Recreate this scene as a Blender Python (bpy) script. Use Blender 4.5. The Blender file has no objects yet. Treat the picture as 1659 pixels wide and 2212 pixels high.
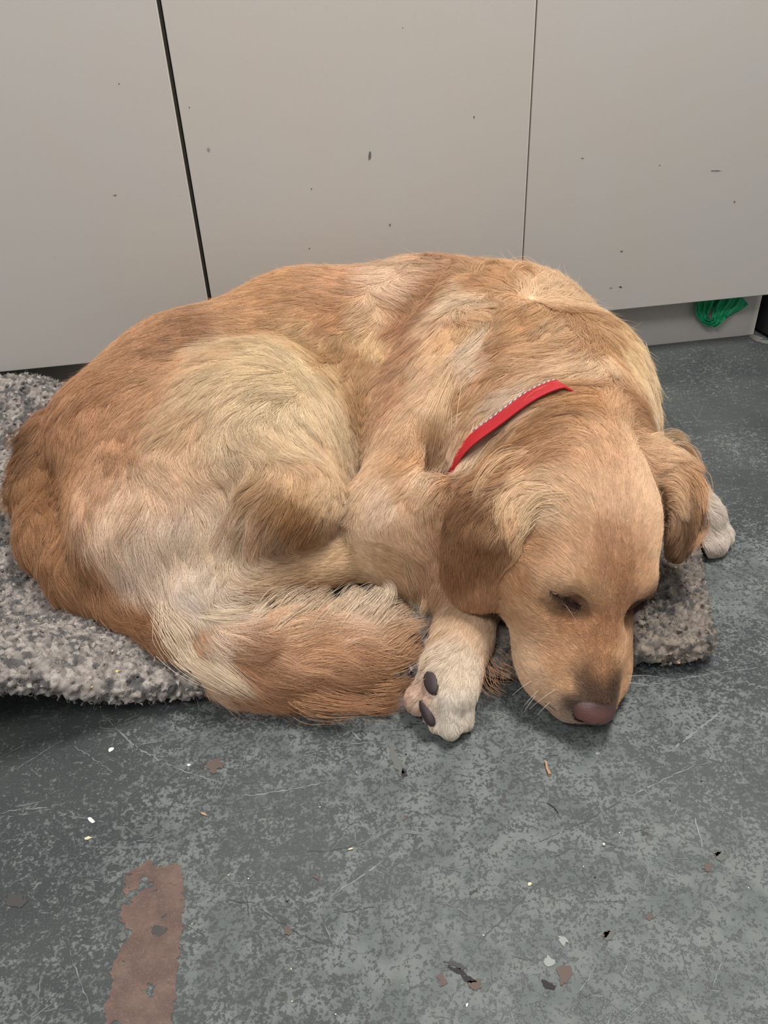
import bpy, math, random
import numpy as np
from mathutils import Vector, Matrix

# ------------------------------------------------------------------ camera
F, CX, CY, CAMH = 1661.0, 829.5, 1106.0, 0.55
_dn = np.array([961 - CX, -(3617 - CY), -F]); _dn /= np.linalg.norm(_dn)
_up = -_dn
_yy = np.array([0, 0, -1.0]); _yy = _yy - _yy.dot(_up) * _up; _yy /= np.linalg.norm(_yy)
RC = np.stack([np.cross(_yy, _up), _yy, _up])          # camera axes -> world
CAM = np.array([0.0, 0.0, CAMH])
cam_data = bpy.data.cameras.new('camera')
cam = bpy.data.objects.new('camera', cam_data)
bpy.context.scene.collection.objects.link(cam)
m4 = Matrix.Identity(4)
for i in range(3):
    for j in range(3):
        m4[i][j] = float(RC[i, j])
    m4[i][3] = float(CAM[i])
cam.matrix_world = m4
cam_data.sensor_fit = 'VERTICAL'
cam_data.sensor_height = 24.0
cam_data.lens = F / 2212.0 * 24.0
cam_data.clip_start = 0.02
bpy.context.scene.camera = cam

# ------------------------------------------------------------------ light
scn = bpy.context.scene
scn.view_settings.view_transform = 'Standard'
scn.view_settings.look = 'None'
scn.view_settings.gamma = 1.0
scn.view_settings.use_curve_mapping = False
scn.view_settings.exposure = 0.0
scn.cycles.max_bounces = 6; scn.cycles.diffuse_bounces = 3; scn.cycles.transparent_max_bounces = 6
world = bpy.data.worlds.new('world'); scn.world = world
world.use_nodes = True
world.node_tree.nodes['Background'].inputs[0].default_value = (0.97, 0.98, 1.0, 1)
world.node_tree.nodes['Background'].inputs[1].default_value = 0.40


def area_light(name, loc, target, sx, sy, power, col):
    d = bpy.data.lights.new(name, 'AREA'); d.shape = 'RECTANGLE'; d.size = sx; d.size_y = sy
    d.energy = power; d.color = col
    o = bpy.data.objects.new(name, d); scn.collection.objects.link(o)
    o.location = loc
    o.rotation_euler = (Vector(target) - Vector(loc)).to_track_quat('-Z', 'Y').to_euler()
    return o


area_light('ceiling_lamp', (0.55, 0.78, 2.25), (0.15, 0.8, 0.0), 0.8, 0.22, 50.0, (1.0, 0.975, 0.94))
area_light('fill_light', (-0.9, -0.9, 2.4), (0.0, 0.9, 0.2), 1.3, 0.4, 35.0, (1.0, 0.975, 0.95))  # added fill light, stands for no known lamp

# ------------------------------------------------------------------ helpers
rng = np.random.default_rng(11)
random.seed(11)


def pix(x, y, z=0.0):
    """point at height z seen in the photograph at x, y"""
    d = RC @ np.array([x - CX, -(y - CY), -F]); t = (z - CAMH) / d[2]
    return CAM + t * d


def link(o, parent=None):
    scn.collection.objects.link(o)
    if parent is not None:
        o.parent = parent
    return o


def mesh_obj(name, verts, faces, mat=None, parent=None, smooth=True):
    me = bpy.data.meshes.new(name)
    me.from_pydata([tuple(map(float, v)) for v in verts], [], [tuple(int(i) for i in f) for f in faces])
    me.update()
    if mat: me.materials.append(mat)
    if smooth: me.polygons.foreach_set('use_smooth', [True] * len(me.polygons))
    return link(bpy.data.objects.new(name, me), parent)


def big_mesh(name, v, quads, mat=None, parent=None):
    me = bpy.data.meshes.new(name)
    n, q = len(v), len(quads)
    me.vertices.add(n); me.vertices.foreach_set('co', np.ascontiguousarray(v, dtype=np.float32).ravel())
    k = quads.shape[1]
    me.loops.add(q * k); me.loops.foreach_set('vertex_index', np.ascontiguousarray(quads, dtype=np.int32).ravel())
    me.polygons.add(q)
    me.polygons.foreach_set('loop_start', np.arange(0, q * k, k, dtype=np.int32))
    me.polygons.foreach_set('use_smooth', np.ones(q, dtype=bool))
    me.update(calc_edges=True); me.validate()
    if mat: me.materials.append(mat)
    return link(bpy.data.objects.new(name, me), parent)


def tag(o, label=None, cat=None, group=None, kind=None):
    if label: o['label'] = label
    if cat: o['category'] = cat
    if group: o['group'] = group
    if kind: o['kind'] = kind
    return o


def nmat(name):
    m = bpy.data.materials.new(name); m.use_nodes = True
    return m, m.node_tree, m.node_tree.nodes['Principled BSDF']


def plain(name, col, rough=0.6, spec=0.5, **kw):
    m, nt, b = nmat(name)
    b.inputs['Base Color'].default_value = (*col, 1); b.inputs['Roughness'].default_value = rough
    b.inputs['Specular IOR Level'].default_value = spec
    for k, v in kw.items(): b.inputs[k].default_value = v
    return m


def srgb(r, g, b):
    f = lambda c: (c / 255 / 12.92) if c / 255 <= 0.04045 else ((c / 255 + 0.055) / 1.055) ** 2.4
    return (f(r), f(g), f(b))


class NT:
    """small node-tree writer"""
    def __init__(s, nt): s.nt = nt
    def n(s, typ, **kw):
        nd = s.nt.nodes.new(typ)
        for k, v in kw.items(): setattr(nd, k, v)
        return nd
    def set(s, nd, i, v):
        if hasattr(v, 'is_linked') or isinstance(v, bpy.types.NodeSocket): s.nt.links.new(v, nd.inputs[i])
        else: nd.inputs[i].default_value = v
    def math(s, op, a, b=0.0, c=None, clamp=False):
        nd = s.n('ShaderNodeMath', operation=op, use_clamp=clamp)
        s.set(nd, 0, a); s.set(nd, 1, b)
        if c is not None: s.set(nd, 2, c)
        return nd.outputs[0]
    def mapping(s, vec, loc=(0, 0, 0), rot=(0, 0, 0), scale=(1, 1, 1)):
        nd = s.n('ShaderNodeMapping'); s.set(nd, 0, vec)
        nd.inputs[1].default_value = loc; nd.inputs[2].default_value = rot; nd.inputs[3].default_value = scale
        return nd.outputs[0]
    def noise(s, vec, scale, detail=4, rough=0.5, dist=0.0):
        nd = s.n('ShaderNodeTexNoise'); s.set(nd, 'Vector', vec)
        nd.inputs['Scale'].default_value = scale; nd.inputs['Detail'].default_value = detail
        nd.inputs['Roughness'].default_value = rough; nd.inputs['Distortion'].default_value = dist
        return nd.outputs[0]
    def step(s, v, a, b):
        nd = s.n('ShaderNodeMapRange', interpolation_type='SMOOTHSTEP'); s.set(nd, 0, v)
        nd.inputs[1].default_value = a; nd.inputs[2].default_value = b
        return nd.outputs[0]
    def mix(s, f, a, b):
        nd = s.n('ShaderNodeMix', data_type='RGBA'); s.set(nd, 0, f)
        for i, c in ((6, a), (7, b)):
            s.set(nd, i, (*c, 1) if isinstance(c, tuple) and len(c) == 3 else c)
        return nd.outputs[2]


# ------------------------------------------------------------------ floor
PAINT_D, PAINT_L = srgb(74, 80, 81), srgb(140, 146, 143)


def floor_material():
    m, nt, b = nmat('painted_floor'); t = NT(nt)
    pos = t.n('ShaderNodeNewGeometry').outputs['Position']
    wob = t.n('ShaderNodeTexNoise'); t.set(wob, 'Vector', pos); wob.inputs['Scale'].default_value = 90
    sub = t.n('ShaderNodeVectorMath', operation='MULTIPLY_ADD'); t.set(sub, 0, wob.outputs['Color']); sub.inputs[1].default_value = (.004, .004, 0); t.set(sub, 2, pos)
    p = sub.outputs[0]
    big = t.noise(pos, 3.2, 4, 0.6)
    big2 = t.noise(t.mapping(pos, (3, 1, 0)), 9.0, 3, 0.5)
    # wear is weaker at the back of the room and at the left
    sep = t.n('ShaderNodeSeparateXYZ'); t.set(sep, 0, pos)
    left = t.step(sep.outputs[0], -0.30, 0.02)
    back = t.step(sep.outputs[1], 0.85, 0.60)
    bias = t.math('ADD', t.math('MULTIPLY', left, 0.045), t.math('SUBTRACT', t.math('MULTIPLY', back, 0.075), 0.045))
    bias = t.math('ADD', bias, t.math('MULTIPLY', t.math('ADD', big, t.math('MULTIPLY', big2, .6)), 0.24))
    fine = t.noise(p, 330, 7, 0.72)
    mid = t.noise(p, 120, 6, 0.7)
    v = t.math('ADD', t.math('MULTIPLY', fine, 0.55), t.math('MULTIPLY', mid, 0.45))
    v = t.math('ADD', v, bias)
    w = t.step(v, 0.73, 0.775)
    # streaky scratches in several directions
    for k, (ang, thr, sc) in enumerate([(0.5, .70, 26), (-0.62, .71, 30), (0.16, .70, 24), (1.2, .72, 34), (2.2, .72, 28), (-.2, .71, 30)]):
        s = t.noise(t.mapping(t.mapping(p, rot=(0, 0, -ang)), (k * 1.7, k * .9, 0), scale=(0.09, 1.6, 1)), sc * 6, 3, 0.55)
        br = t.noise(t.mapping(pos, (k, 0, 0)), 42, 4, 0.6)
        s = t.math('ADD', s, t.math('MULTIPLY', t.math('SUBTRACT', br, .5), .42))
        s = t.step(s, thr - .01, thr + .02)
        w = t.math('MAXIMUM', w, t.math('MULTIPLY', s, 0.75))
    tone = t.noise(t.mapping(pos, (5, 5, 0)), 5.5, 3, 0.5)
    dark = t.mix(t.step(tone, .35, .68), srgb(60, 63, 64), srgb(74, 77, 75))
    light = t.mix(t.step(t.noise(p, 35, 3), .35, .65), srgb(92, 98, 97), srgb(115, 120, 116))
    col = t.mix(t.math('MULTIPLY', w, .86), dark, light)
    # faint grain
    grain = t.noise(pos, 700, 2, .6)
    col = t.mix(t.math('MULTIPLY', t.step(grain, .52, .75), .28), col, srgb(122, 126, 122))
    # small dark pits down to the old layer
    vo = t.n('ShaderNodeTexVoronoi'); t.set(vo, 'Vector', p); vo.inputs['Scale'].default_value = 26
    pick = t.step(t.noise(t.mapping(pos, (2, 7, 0)), 21, 2), .60, .66)
    pit = t.math('MULTIPLY', t.step(vo.outputs['Distance'], .12, .07), pick)
    col = t.mix(t.math('MULTIPLY', pit, .8), col, srgb(62, 52, 47))
    nt.links.new(col, b.inputs['Base Color'])
    r = t.math('ADD', .42, t.math('MULTIPLY', w, .22)); nt.links.new(r, b.inputs['Roughness'])
    b.inputs['Specular IOR Level'].default_value = .4
    bp = t.n('ShaderNodeBump'); bp.inputs['Strength'].default_value = .35; bp.inputs['Distance'].default_value = .0012
    t.set(bp, 'Height', t.math('SUBTRACT', t.math('MULTIPLY', w, -.6), pit)); nt.links.new(bp.outputs[0], b.inputs['Normal'])
    return m


mat_floor = floor_material()
fl = mesh_obj('floor', [(-2.5, -1.2, 0), (2.8, -1.2, 0), (2.8, 2.2, 0), (-2.5, 2.2, 0)], [(0, 1, 2, 3)], mat_floor, smooth=False)
tag(fl, 'scratched grey-green painted floor', None, kind='structure')


# ------------------------------------------------------------------ cabinets
WA = math.radians(7.65)
WD = np.array([math.cos(WA), math.sin(WA)]); WN = np.array([math.sin(WA), -math.cos(WA)])   # along, out of the doors
WO = np.array([0.5, 1.302])


def wallpt(s, out, z):                       # s along the doors, out towards the room
    p = WO + WD * s + WN * out
    return (p[0], p[1], z)


def wall_box(name, s0, s1, o0, o1, z0, z1, mat, parent=None, bevel=0.0):
    v = [wallpt(s, o, z) for z in (z0, z1) for s, o in ((s0, o0), (s1, o0), (s1, o1), (s0, o1))]
    f = [(0, 1, 2, 3)[::-1], (4, 5, 6, 7), (0, 1, 5, 4), (1, 2, 6, 5), (2, 3, 7, 6), (3, 0, 4, 7)]
    o = mesh_obj(name, v, [x[::-1] for x in f], mat, parent, smooth=False)
    if bevel:
        md = o.modifiers.new('bevel', 'BEVEL'); md.width = bevel; md.segments = 3
    return o


def laminate(name, base):
    m, nt, b = nmat(name); t = NT(nt)
    pos = t.n('ShaderNodeNewGeometry').outputs['Position']
    n1 = t.noise(pos, 5, 4, .55)
    col = t.mix(t.step(n1, .3, .7), base, tuple(c * f for c, f in zip(base, (1.02, .985, .95))))
    tiny = t.noise(pos, 900, 2, .6)
    col = t.mix(t.math('MULTIPLY', t.step(tiny, .4, .7), .06), col, (.12, .12, .12))
    # a few dirty flecks
    vo = t.n('ShaderNodeTexVoronoi'); t.set(vo, 'Vector', t.mapping(pos, (0.3, 0, .1), scale=(1, 1, .7))); vo.inputs['Scale'].default_value = 14
    pick = t.step(t.noise(t.mapping(pos, (9, 2, 4)), 6, 2), .56, .62)
    fl_ = t.math('MULTIPLY', t.step(vo.outputs['Distance'], .05, .025), pick)
    col = t.mix(t.math('MULTIPLY', fl_, .6), col, srgb(96, 84, 74))
    nt.links.new(col, b.inputs['Base Color'])
    b.inputs['Roughness'].default_value = .42
    b.inputs['Specular IOR Level'].default_value = .35
    bp = t.n('ShaderNodeBump'); bp.inputs['Strength'].default_value = .10; bp.inputs['Distance'].default_value = .0005
    t.set(bp, 'Height', t.noise(pos, 420, 3, .6)); nt.links.new(bp.outputs[0], b.inputs['Normal'])
    return m


DOOR_C = srgb(186, 182, 176)
mat_door = laminate('door_laminate', DOOR_C)
mat_edge = plain('door_edge_band', srgb(205, 200, 190), .5)
mat_carc = plain('cabinet_carcass', srgb(150, 146, 140), .7)
mat_plinth = laminate('plinth_laminate', srgb(186, 183, 178))
sL = (-0.2555 - 0.5) / WD[0]; sR = (0.2475 - 0.5) / WD[0]; sE = (0.700 - 0.5) / WD[0]
units = [(sL - 0.58, sL, 'left', 'grey cabinet on the left, behind the dog\'s rump'),
         (sL, sR, 'middle', 'wide middle grey cabinet directly behind the dog\'s back'),
         (sR, sE, 'right', 'grey cabinet on the right with the green plastic strip hanging below its door')]
gaps = {'left': (0.002, 0.0042), 'middle': (0.0022, 0.0014), 'right': (0.0014, 0.002)}
for s0, s1, nm, lab in units:
    c = mesh_obj('base_cabinet', [], [], None)
    bpy.data.objects.remove(c)
    root = link(bpy.data.objects.new('base_cabinet', None)); root.location = (0, 0, 0)
    tag(root, lab, 'cabinet', 'grey base cabinets in a row')
    wall_box('carcass', s0 + .0008, s1 - .0008, -.50, -.021, .092, .86, mat_carc, root)
    g0, g1 = gaps[nm]
    d = wall_box('door', s0 + g0, s1 - g1, -.019, 0, .09, .85, mat_door, root, .0012)
    e = wall_box('edge_band', s1 - g1 - .0011, s1 - g1 + .0004, -.0185, .0002, .0905, .8495, mat_edge, root)
pl = wall_box('plinth', sL - .58, sE + .018, -.060, -.042, .0, .0915, mat_plinth)
tag(pl, 'recessed grey plinth board under the cabinet doors, standing on the floor', 'plinth')
bw = wall_box('wall_back', -2.2, 2.0, -.62, -.52, 0, 2.4, plain('wall_paint', srgb(150, 148, 145), .8))
tag(bw, 'plain grey wall behind the cabinets', kind='structure')
# dark appliance at the right end
ap = wall_box('floor_box', sE + .030, sE + .42, -.50, -.004, .004, .60, plain('black_plastic', (.012, .012, .013), .5), None, .004)
tag(ap, 'black box standing on the floor at the right end of the cabinets', 'box')

# ------------------------------------------------------------------ dog: body as one continuous surface
VOX = 0.003
GLO = np.array([-.54, .37, -.012]); GHI = np.array([.48, 1.23, .345])
GN = np.ceil((GHI - GLO) / VOX).astype(int)


def new_field(): return np.full(GN, 0.12, dtype=np.float32)


def smin(a, b, k):
    if k <= 0: return np.minimum(a, b)
    h = np.maximum(k - np.abs(a - b), 0) / k
    return np.minimum(a, b) - h * h * k * .25


def region(lo, hi):
    i0 = np.clip(np.floor((np.array(lo) - GLO) / VOX).astype(int), 0, GN - 1)
    i1 = np.clip(np.ceil((np.array(hi) - GLO) / VOX).astype(int) + 1, 1, GN)
    sl = tuple(slice(a, b) for a, b in zip(i0, i1))
    ax = [(GLO[k] + VOX * np.arange(i0[k], i1[k])).astype(np.float32) for k in range(3)]
    return sl, np.meshgrid(*ax, indexing='ij')


def add_cone(fld, a, ra, b, rb, k=.02, mg=.06):
    a = np.array(a, float); b = np.array(b, float)
    lo = np.minimum(a - ra, b - rb) - mg; hi = np.maximum(a + ra, b + rb) + mg
    sl, (X, Y, Z) = region(lo, hi)
    ba = b - a; L2 = max(ba.dot(ba), 1e-9)
    h = np.clip(((X - a[0]) * ba[0] + (Y - a[1]) * ba[1] + (Z - a[2]) * ba[2]) / L2, 0, 1)
    d = np.sqrt((X - a[0] - h * ba[0]) ** 2 + (Y - a[1] - h * ba[1]) ** 2 + (Z - a[2] - h * ba[2]) ** 2) - (ra + (rb - ra) * h)
    fld[sl] = smin(fld[sl], d.astype(np.float32), k)


def add_ell(fld, c, r, M=None, k=.02, mg=.05, sub=False):
    c = np.array(c, float); r = np.array(r, float); R = max(r)
    sl, (X, Y, Z) = region(c - R - mg, c + R + mg)
    if M is None: M = np.eye(3)
    q = [(X - c[0]) * M[0][i] + (Y - c[1]) * M[1][i] + (Z - c[2]) * M[2][i] for i in range(3)]
    k0 = np.sqrt(sum((q[i] / r[i]) ** 2 for i in range(3))); k1 = np.sqrt(sum((q[i] / r[i] ** 2) ** 2 for i in range(3)))
    d = (k0 * (k0 - 1) / np.maximum(k1, 1e-6)).astype(np.float32)
    if sub: fld[sl] = -smin(-fld[sl], d, k)
    else: fld[sl] = smin(fld[sl], d, k)


def chain(fld, pts, k=.02):
    """pts: (point, radius); a tapering tube through them"""
    for (a, ra), (b, rb) in zip(pts[:-1], pts[1:]): add_cone(fld, a, ra, b, rb, k)


def basis(y, up):
    y = np.array(y, float); y /= np.linalg.norm(y)
    x = np.cross(y, up); x /= np.linalg.norm(x)
    return np.stack([x, y, np.cross(x, y)], 1)


# head frame
HN = pix(1293, 1540, .034); HO = pix(1310, 975, .2)
_d = HN - HO; HS = np.linalg.norm(_d) / np.linalg.norm([.212, .053]); _d /= np.linalg.norm(_d)
_s = np.cross(_d, [0, 0, 1]); _s /= np.linalg.norm(_s); _u = np.cross(_s, _d)
_r = math.radians(27); _s2 = _s * math.cos(_r) + _u * math.sin(_r); _u2 = np.cross(_s2, _d)
_a = math.atan2(.053, .212); _y = _d * math.cos(_a) + _u2 * math.sin(_a)
HM = np.stack([_s2, _y, np.cross(_s2, _y)], 1)          # +x is the side to the left in the photograph
H0 = HN - HM @ np.array([0, .112, -.018]) * HS


def hd(x, y, z): return H0 + HM @ np.array([x, y, z]) * HS


def build_body():
    # torso, curled in an arc with the back to the doors
    T = new_field()
    chain(T, [((-.305, .86, .100), .106), ((-.245, .950, .108), .113), ((-.10, 1.035, .122), .122), ((.07, 1.045, .126), .122),
              ((.18, .975, .130), .118), ((.205, .84, .125), .108), ((.20, .73, .13), .080)], .05)
    add_ell(T, (.10, .86, .10), (.12, .17, .10), k=.05)        # rib cage towards us
    add_ell(T, (-.06, .93, .10), (.12, .12, .09), k=.05)
    add_cone(T, (.20, .74, .135), .085, hd(0, -.07, -.01), .06, .04)   # neck
    add_cone(T, (.245, .86, .15), .062, (.27, .80, .08), .05, .05)       # far shoulder
    add_cone(T, (.13, .88, .14), .095, pix(880, 1130, .09), .062, .05)   # near upper arm
    add_cone(T, pix(880, 1130, .09), .060, pix(915, 1215, .055), .042, .03)   # elbow
    # haunch
    Hh = new_field()
    add_ell(Hh, (-.20, .775, .075), (.165, .17, .125), basis((.3, 1, 0), (0, 0, 1)), k=.03)
    add_ell(Hh, pix(555, 925, .13), (.118, .13, .10), k=.04)
    add_cone(Hh, pix(560, 1000, .135), .078, pix(625, 1080, .135), .050, .04)
    add_cone(Hh, pix(620, 1085, .130), .046, pix(500, 1190, .085), .042, .02)
    add_cone(Hh, pix(330, 1180, .08), .07, pix(380, 1270, .05), .045, .04)
    body = smin(T, Hh, .022)
    del T, Hh
    # hind foot: hock, metatarsus, toes
    L = new_field()
    chain(L, [(pix(440, 1290, .065), .034), (pix(560, 1235, .070), .029), (pix(700, 1205, .068), .027), (pix(800, 1190, .062), .029), (pix(870, 1215, .050), .024)], .012)
    body = smin(body, L, .010)
    # near forearm and paw
    L = new_field()
    chain(L, [(pix(950, 1225, .055), .036), (pix(1015, 1290, .045), .031), (pix(1000, 1380, .036), .026), (pix(982, 1440, .032), .025)], .014)
    add_ell(L, pix(972, 1475, .032), (.026, .034, .024), k=.014)
    for (x, y, z, x2, y2, z2, r) in [(1000, 1498, .034, 1001, 1560, .013, .0092), (968, 1510, .036, 974, 1576, .013, .0094),
                                     (936, 1518, .030, 944, 1566, .012, .0080), (930, 1468, .034, 916, 1504, .024, .0098)]:
        add_cone(L, pix(x, y, z), r, pix(x2, y2, z2), r * .95, .003, .03)
    add_ell(L, pix(905, 1512, .020), (.012, .014, .012), k=.006)
    body = smin(body, L, .008)
    # far forearm and paw
    L = new_field()
    chain(L, [((.265, .78, .05), .034), (pix(1478, 1092, .040), .027), (pix(1515, 1120, .030), .026)], .015)
    for (x, y, z, x2, y2, z2, r) in [(1515, 1120, .026, 1560, 1158, .015, .0125), (1508, 1135, .024, 1545, 1178, .013, .0125), (1500, 1145, .022, 1522, 1184, .012, .011)]:
        add_cone(L, pix(x, y, z), r, pix(x2, y2, z2), r * .95, .007, .03)
    body = smin(body, L, .008)
    # tail
    L = new_field()
    chain(L, [(pix(125, 960, .105), .040), (pix(112, 1065, .07), .040), (pix(128, 1165, .060), .038), (pix(190, 1245, .052), .035), (pix(288, 1306, .045), .029), (pix(400, 1375, .038), .026),
              (pix(520, 1410, .036), .030), (pix(640, 1412, .034), .036), (pix(750, 1412, .030), .034), (pix(830, 1415, .022), .022)], .02)
    add_ell(L, pix(730, 1385, .022), (.07, .045, .016), k=.03)
    add_ell(L, pix(620, 1450, .018), (.07, .035, .020), k=.03)
    body = smin(body, L, .008)
    # head
    L = new_field()
    def E(c, r, k=.02, M=None): add_ell(L, hd(*c), np.array(r) * HS, HM if M is None else HM @ M, k=k, mg=.04)
    def Cn(a, ra, b, rb, k=.02): add_cone(L, hd(*a), ra * HS, hd(*b), rb * HS, k, .04)
    E((0, -.050, -.002), (.063, .068, .053))
    E((0, -.095, -.010), (.052, .045, .048))
    E((0, -.012, .002), (.046, .040, .032), .02)
    for s in (-1, 1):
        E((s * .030, .004, .006), (.021, .020, .016), .014)                       # brow
        E((s * (.049 if s > 0 else .042), -.010 if s > 0 else -.028, -.036), (.033, .048, .037) if s > 0 else (.027, .040, .034), .02)      # cheek
        E((s * (.034 if s > 0 else .027), .030, -.030), (.022 if s > 0 else .017, .030, .022), .02)
        E((s * .028, .054, -.047), (.026, .047, .028), .014)                      # lip
        E((s * .013, .094, -.040), (.016, .022, .019), .012)
    Cn((0, .010, -.006), .026, (0, .060, -.018), .0215, .026)
    Cn((0, .050, -.019), .0215, (0, .100, -.024), .016, .014)
    Cn((0, .0, -.03), .036, (0, .085, -.042), .022, .02)
    Cn((0, -.02, -.060), .035, (0, .080, -.066), .017, .015)
    E((0, .020, -.004), (.017, .030, .016), .020)
    for s in (-1, 1): add_ell(L, hd(s * .030, .033, .004), np.array([.016, .012, .008]) * HS, HM, k=.014, mg=.03, sub=True)     # eye hollows
    for s in (-1, 1):
        add_ell(L, hd(s * .034, .030, -.004), np.array([.017, .006, .005]) * HS, HM, k=.010, mg=.03, sub=True)
        add_ell(L, hd(s * .0325, .0150, -.0065), np.array([.0150, .0130, .0125]) * HS, HM, k=.007, mg=.03)   # closed eyeballs
    body = smin(body, L, .02)
    # ears
    L = new_field()
    n = pix(1050, 1150, .1) - CAM; n = -n / np.linalg.norm(n); n = n * .8 + np.array([-.45, 0, .2])
    def flap(pts):
        for (a, ra), (b, rb) in zip(pts[:-1], pts[1:]):
            a = np.array(a); b = np.array(b); c = (a + b) / 2; B = basis(b - a, n)
            add_ell(L, c, (max(ra, rb), np.linalg.norm(b - a) * .5 + .018, .009), B, k=.010, mg=.03)
    flap([(pix(1128, 1025, .180), .028), (pix(1080, 1075, .170), .036), (pix(1045, 1135, .152), .038), (pix(1030, 1190, .130), .037), (pix(1027, 1240, .108), .034), (pix(1026, 1283, .090), .028)])
    n = np.array([.75, -.45, .45])
    flap([(pix(1425, 985, .165), .022), (pix(1462, 1025, .148), .030), (pix(1478, 1075, .128), .031), (pix(1478, 1125, .108), .028), (pix(1468, 1170, .090), .022)])
    body = smin(body, L, .004)
    # what lies on the mat is pressed flat, the rest meets the floor
    sl, (X, Y, Z) = region(GLO, GHI)
    inside = np.clip((Y - (.535 + .03 * X)) / .02, 0, 1) * np.clip((.325 + (Y - .53) * .27 - X) / .015, 0, 1)
    ground = .003 + .024 * inside
    body = np.maximum(body, (ground - Z).astype(np.float32))
    return body.astype(np.float32)


def surface_nets(f):
    inside = f < 0
    nx, ny, nz = f.shape
    c = np.zeros((nx - 1, ny - 1, nz - 1), dtype=np.uint8)
    for i in (0, 1):
        for j in (0, 1):
            for k in (0, 1):
                c += inside[i:nx - 1 + i, j:ny - 1 + j, k:nz - 1 + k]
    act = (c > 0) & (c < 8)
    idx = np.full(act.shape, -1, dtype=np.int32)
    ii = np.argwhere(act); idx[act] = np.arange(len(ii))
    acc = np.zeros((len(ii), 3)); cnt = np.zeros(len(ii))
    corners = [(i, j, k) for i in (0, 1) for j in (0, 1) for k in (0, 1)]
    for a in corners:
        for b in corners:
            if sum(abs(a[q] - b[q]) for q in range(3)) == 1 and a < b:
                fa = f[ii[:, 0] + a[0], ii[:, 1] + a[1], ii[:, 2] + a[2]]; fb = f[ii[:, 0] + b[0], ii[:, 1] + b[1], ii[:, 2] + b[2]]
                m = (fa < 0) != (fb < 0)
                t = np.where(m, fa / np.where(m, fa - fb, 1), 0)
                for q in range(3): acc[:, q] += np.where(m, a[q] + t * (b[q] - a[q]), 0)
                cnt += m
    v = GLO + VOX * (ii + acc / cnt[:, None])
    quads = []
    for ax in range(3):
        s0 = [slice(None)] * 3; s1 = [slice(None)] * 3
        s0[ax] = slice(0, -1); s1[ax] = slice(1, None)
        a = inside[tuple(s0)]; b = inside[tuple(s1)]
        e = np.argwhere(a != b)
        o1, o2 = [q for q in range(3) if q != ax]
        e = e[(e[:, o1] > 0) & (e[:, o2] > 0) & (e[:, o1] < f.shape[o1] - 1) & (e[:, o2] < f.shape[o2] - 1)]
        fl_ = a[e[:, 0], e[:, 1], e[:, 2]]
        q = []
        for d1, d2 in ((1, 1), (0, 1), (0, 0), (1, 0)):
            g = e.copy(); g[:, o1] -= d1; g[:, o2] -= d2
            q.append(idx[g[:, 0], g[:, 1], g[:, 2]])
        q = np.stack(q, 1)
        flip = fl_ if ax != 1 else ~fl_
        q[~flip] = q[~flip][:, ::-1]
        quads.append(q)
    return v, np.concatenate(quads)


def smooth(v, q, it=2, lam=.5):
    n = len(v)
    e = np.concatenate([q[:, [0, 1]], q[:, [1, 2]], q[:, [2, 3]], q[:, [3, 0]]])
    deg = np.bincount(e[:, 0], minlength=n) + np.bincount(e[:, 1], minlength=n)
    for _ in range(it):
        s = np.stack([np.bincount(e[:, 0], v[e[:, 1], k], n) + np.bincount(e[:, 1], v[e[:, 0], k], n) for k in range(3)], 1) / deg[:, None]
        v = v + lam * (s - v)
    return v


def sample(f, lo, vox, p):
    g = (p - lo) / vox
    i = np.clip(np.floor(g).astype(int), 0, np.array(f.shape) - 2); w = np.clip(g - i, 0, 1)
    r_ = 0
    for a in (0, 1):
        for b in (0, 1):
            for c in (0, 1):
                r_ = r_ + f[i[:, 0] + a, i[:, 1] + b, i[:, 2] + c] * (w[:, 0] if a else 1 - w[:, 0]) * (w[:, 1] if b else 1 - w[:, 1]) * (w[:, 2] if c else 1 - w[:, 2])
    return r_


def normal(f, lo, vox, p, e=None):
    e = e or vox
    g = np.stack([sample(f, lo, vox, p + d) - sample(f, lo, vox, p - d) for d in np.eye(3) * e], 1)
    return g / np.maximum(np.linalg.norm(g, axis=1), 1e-6)[:, None]


def hit(f, lo, vox, xy):
    """where the sight lines through the given photograph points meet the surface"""
    xy = np.array(xy, float).reshape(-1, 2)
    d = (RC @ np.stack([xy[:, 0] - CX, -(xy[:, 1] - CY), np.full(len(xy), -F)])).T; d /= np.linalg.norm(d, axis=1)[:, None]
    hi = lo + vox * np.array(f.shape)
    t = np.full(len(xy), .25)
    for _ in range(160):
        p = CAM + d * t[:, None]
        out = np.any((p < lo) | (p > hi), axis=1)
        s = sample(f, lo, vox, p)
        t += np.where(out, .012, np.clip(s, -.004, .02) * .7)
    p = CAM + d * t[:, None]
    return p, (np.abs(sample(f, lo, vox, p)) < .004) & (t < 1.9)


SDF = build_body()
#CARVE


# ------------------------------------------------------------------ collar
PTS_ = [(1035, 962), (1150, 868), (1330, 848)]


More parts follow.
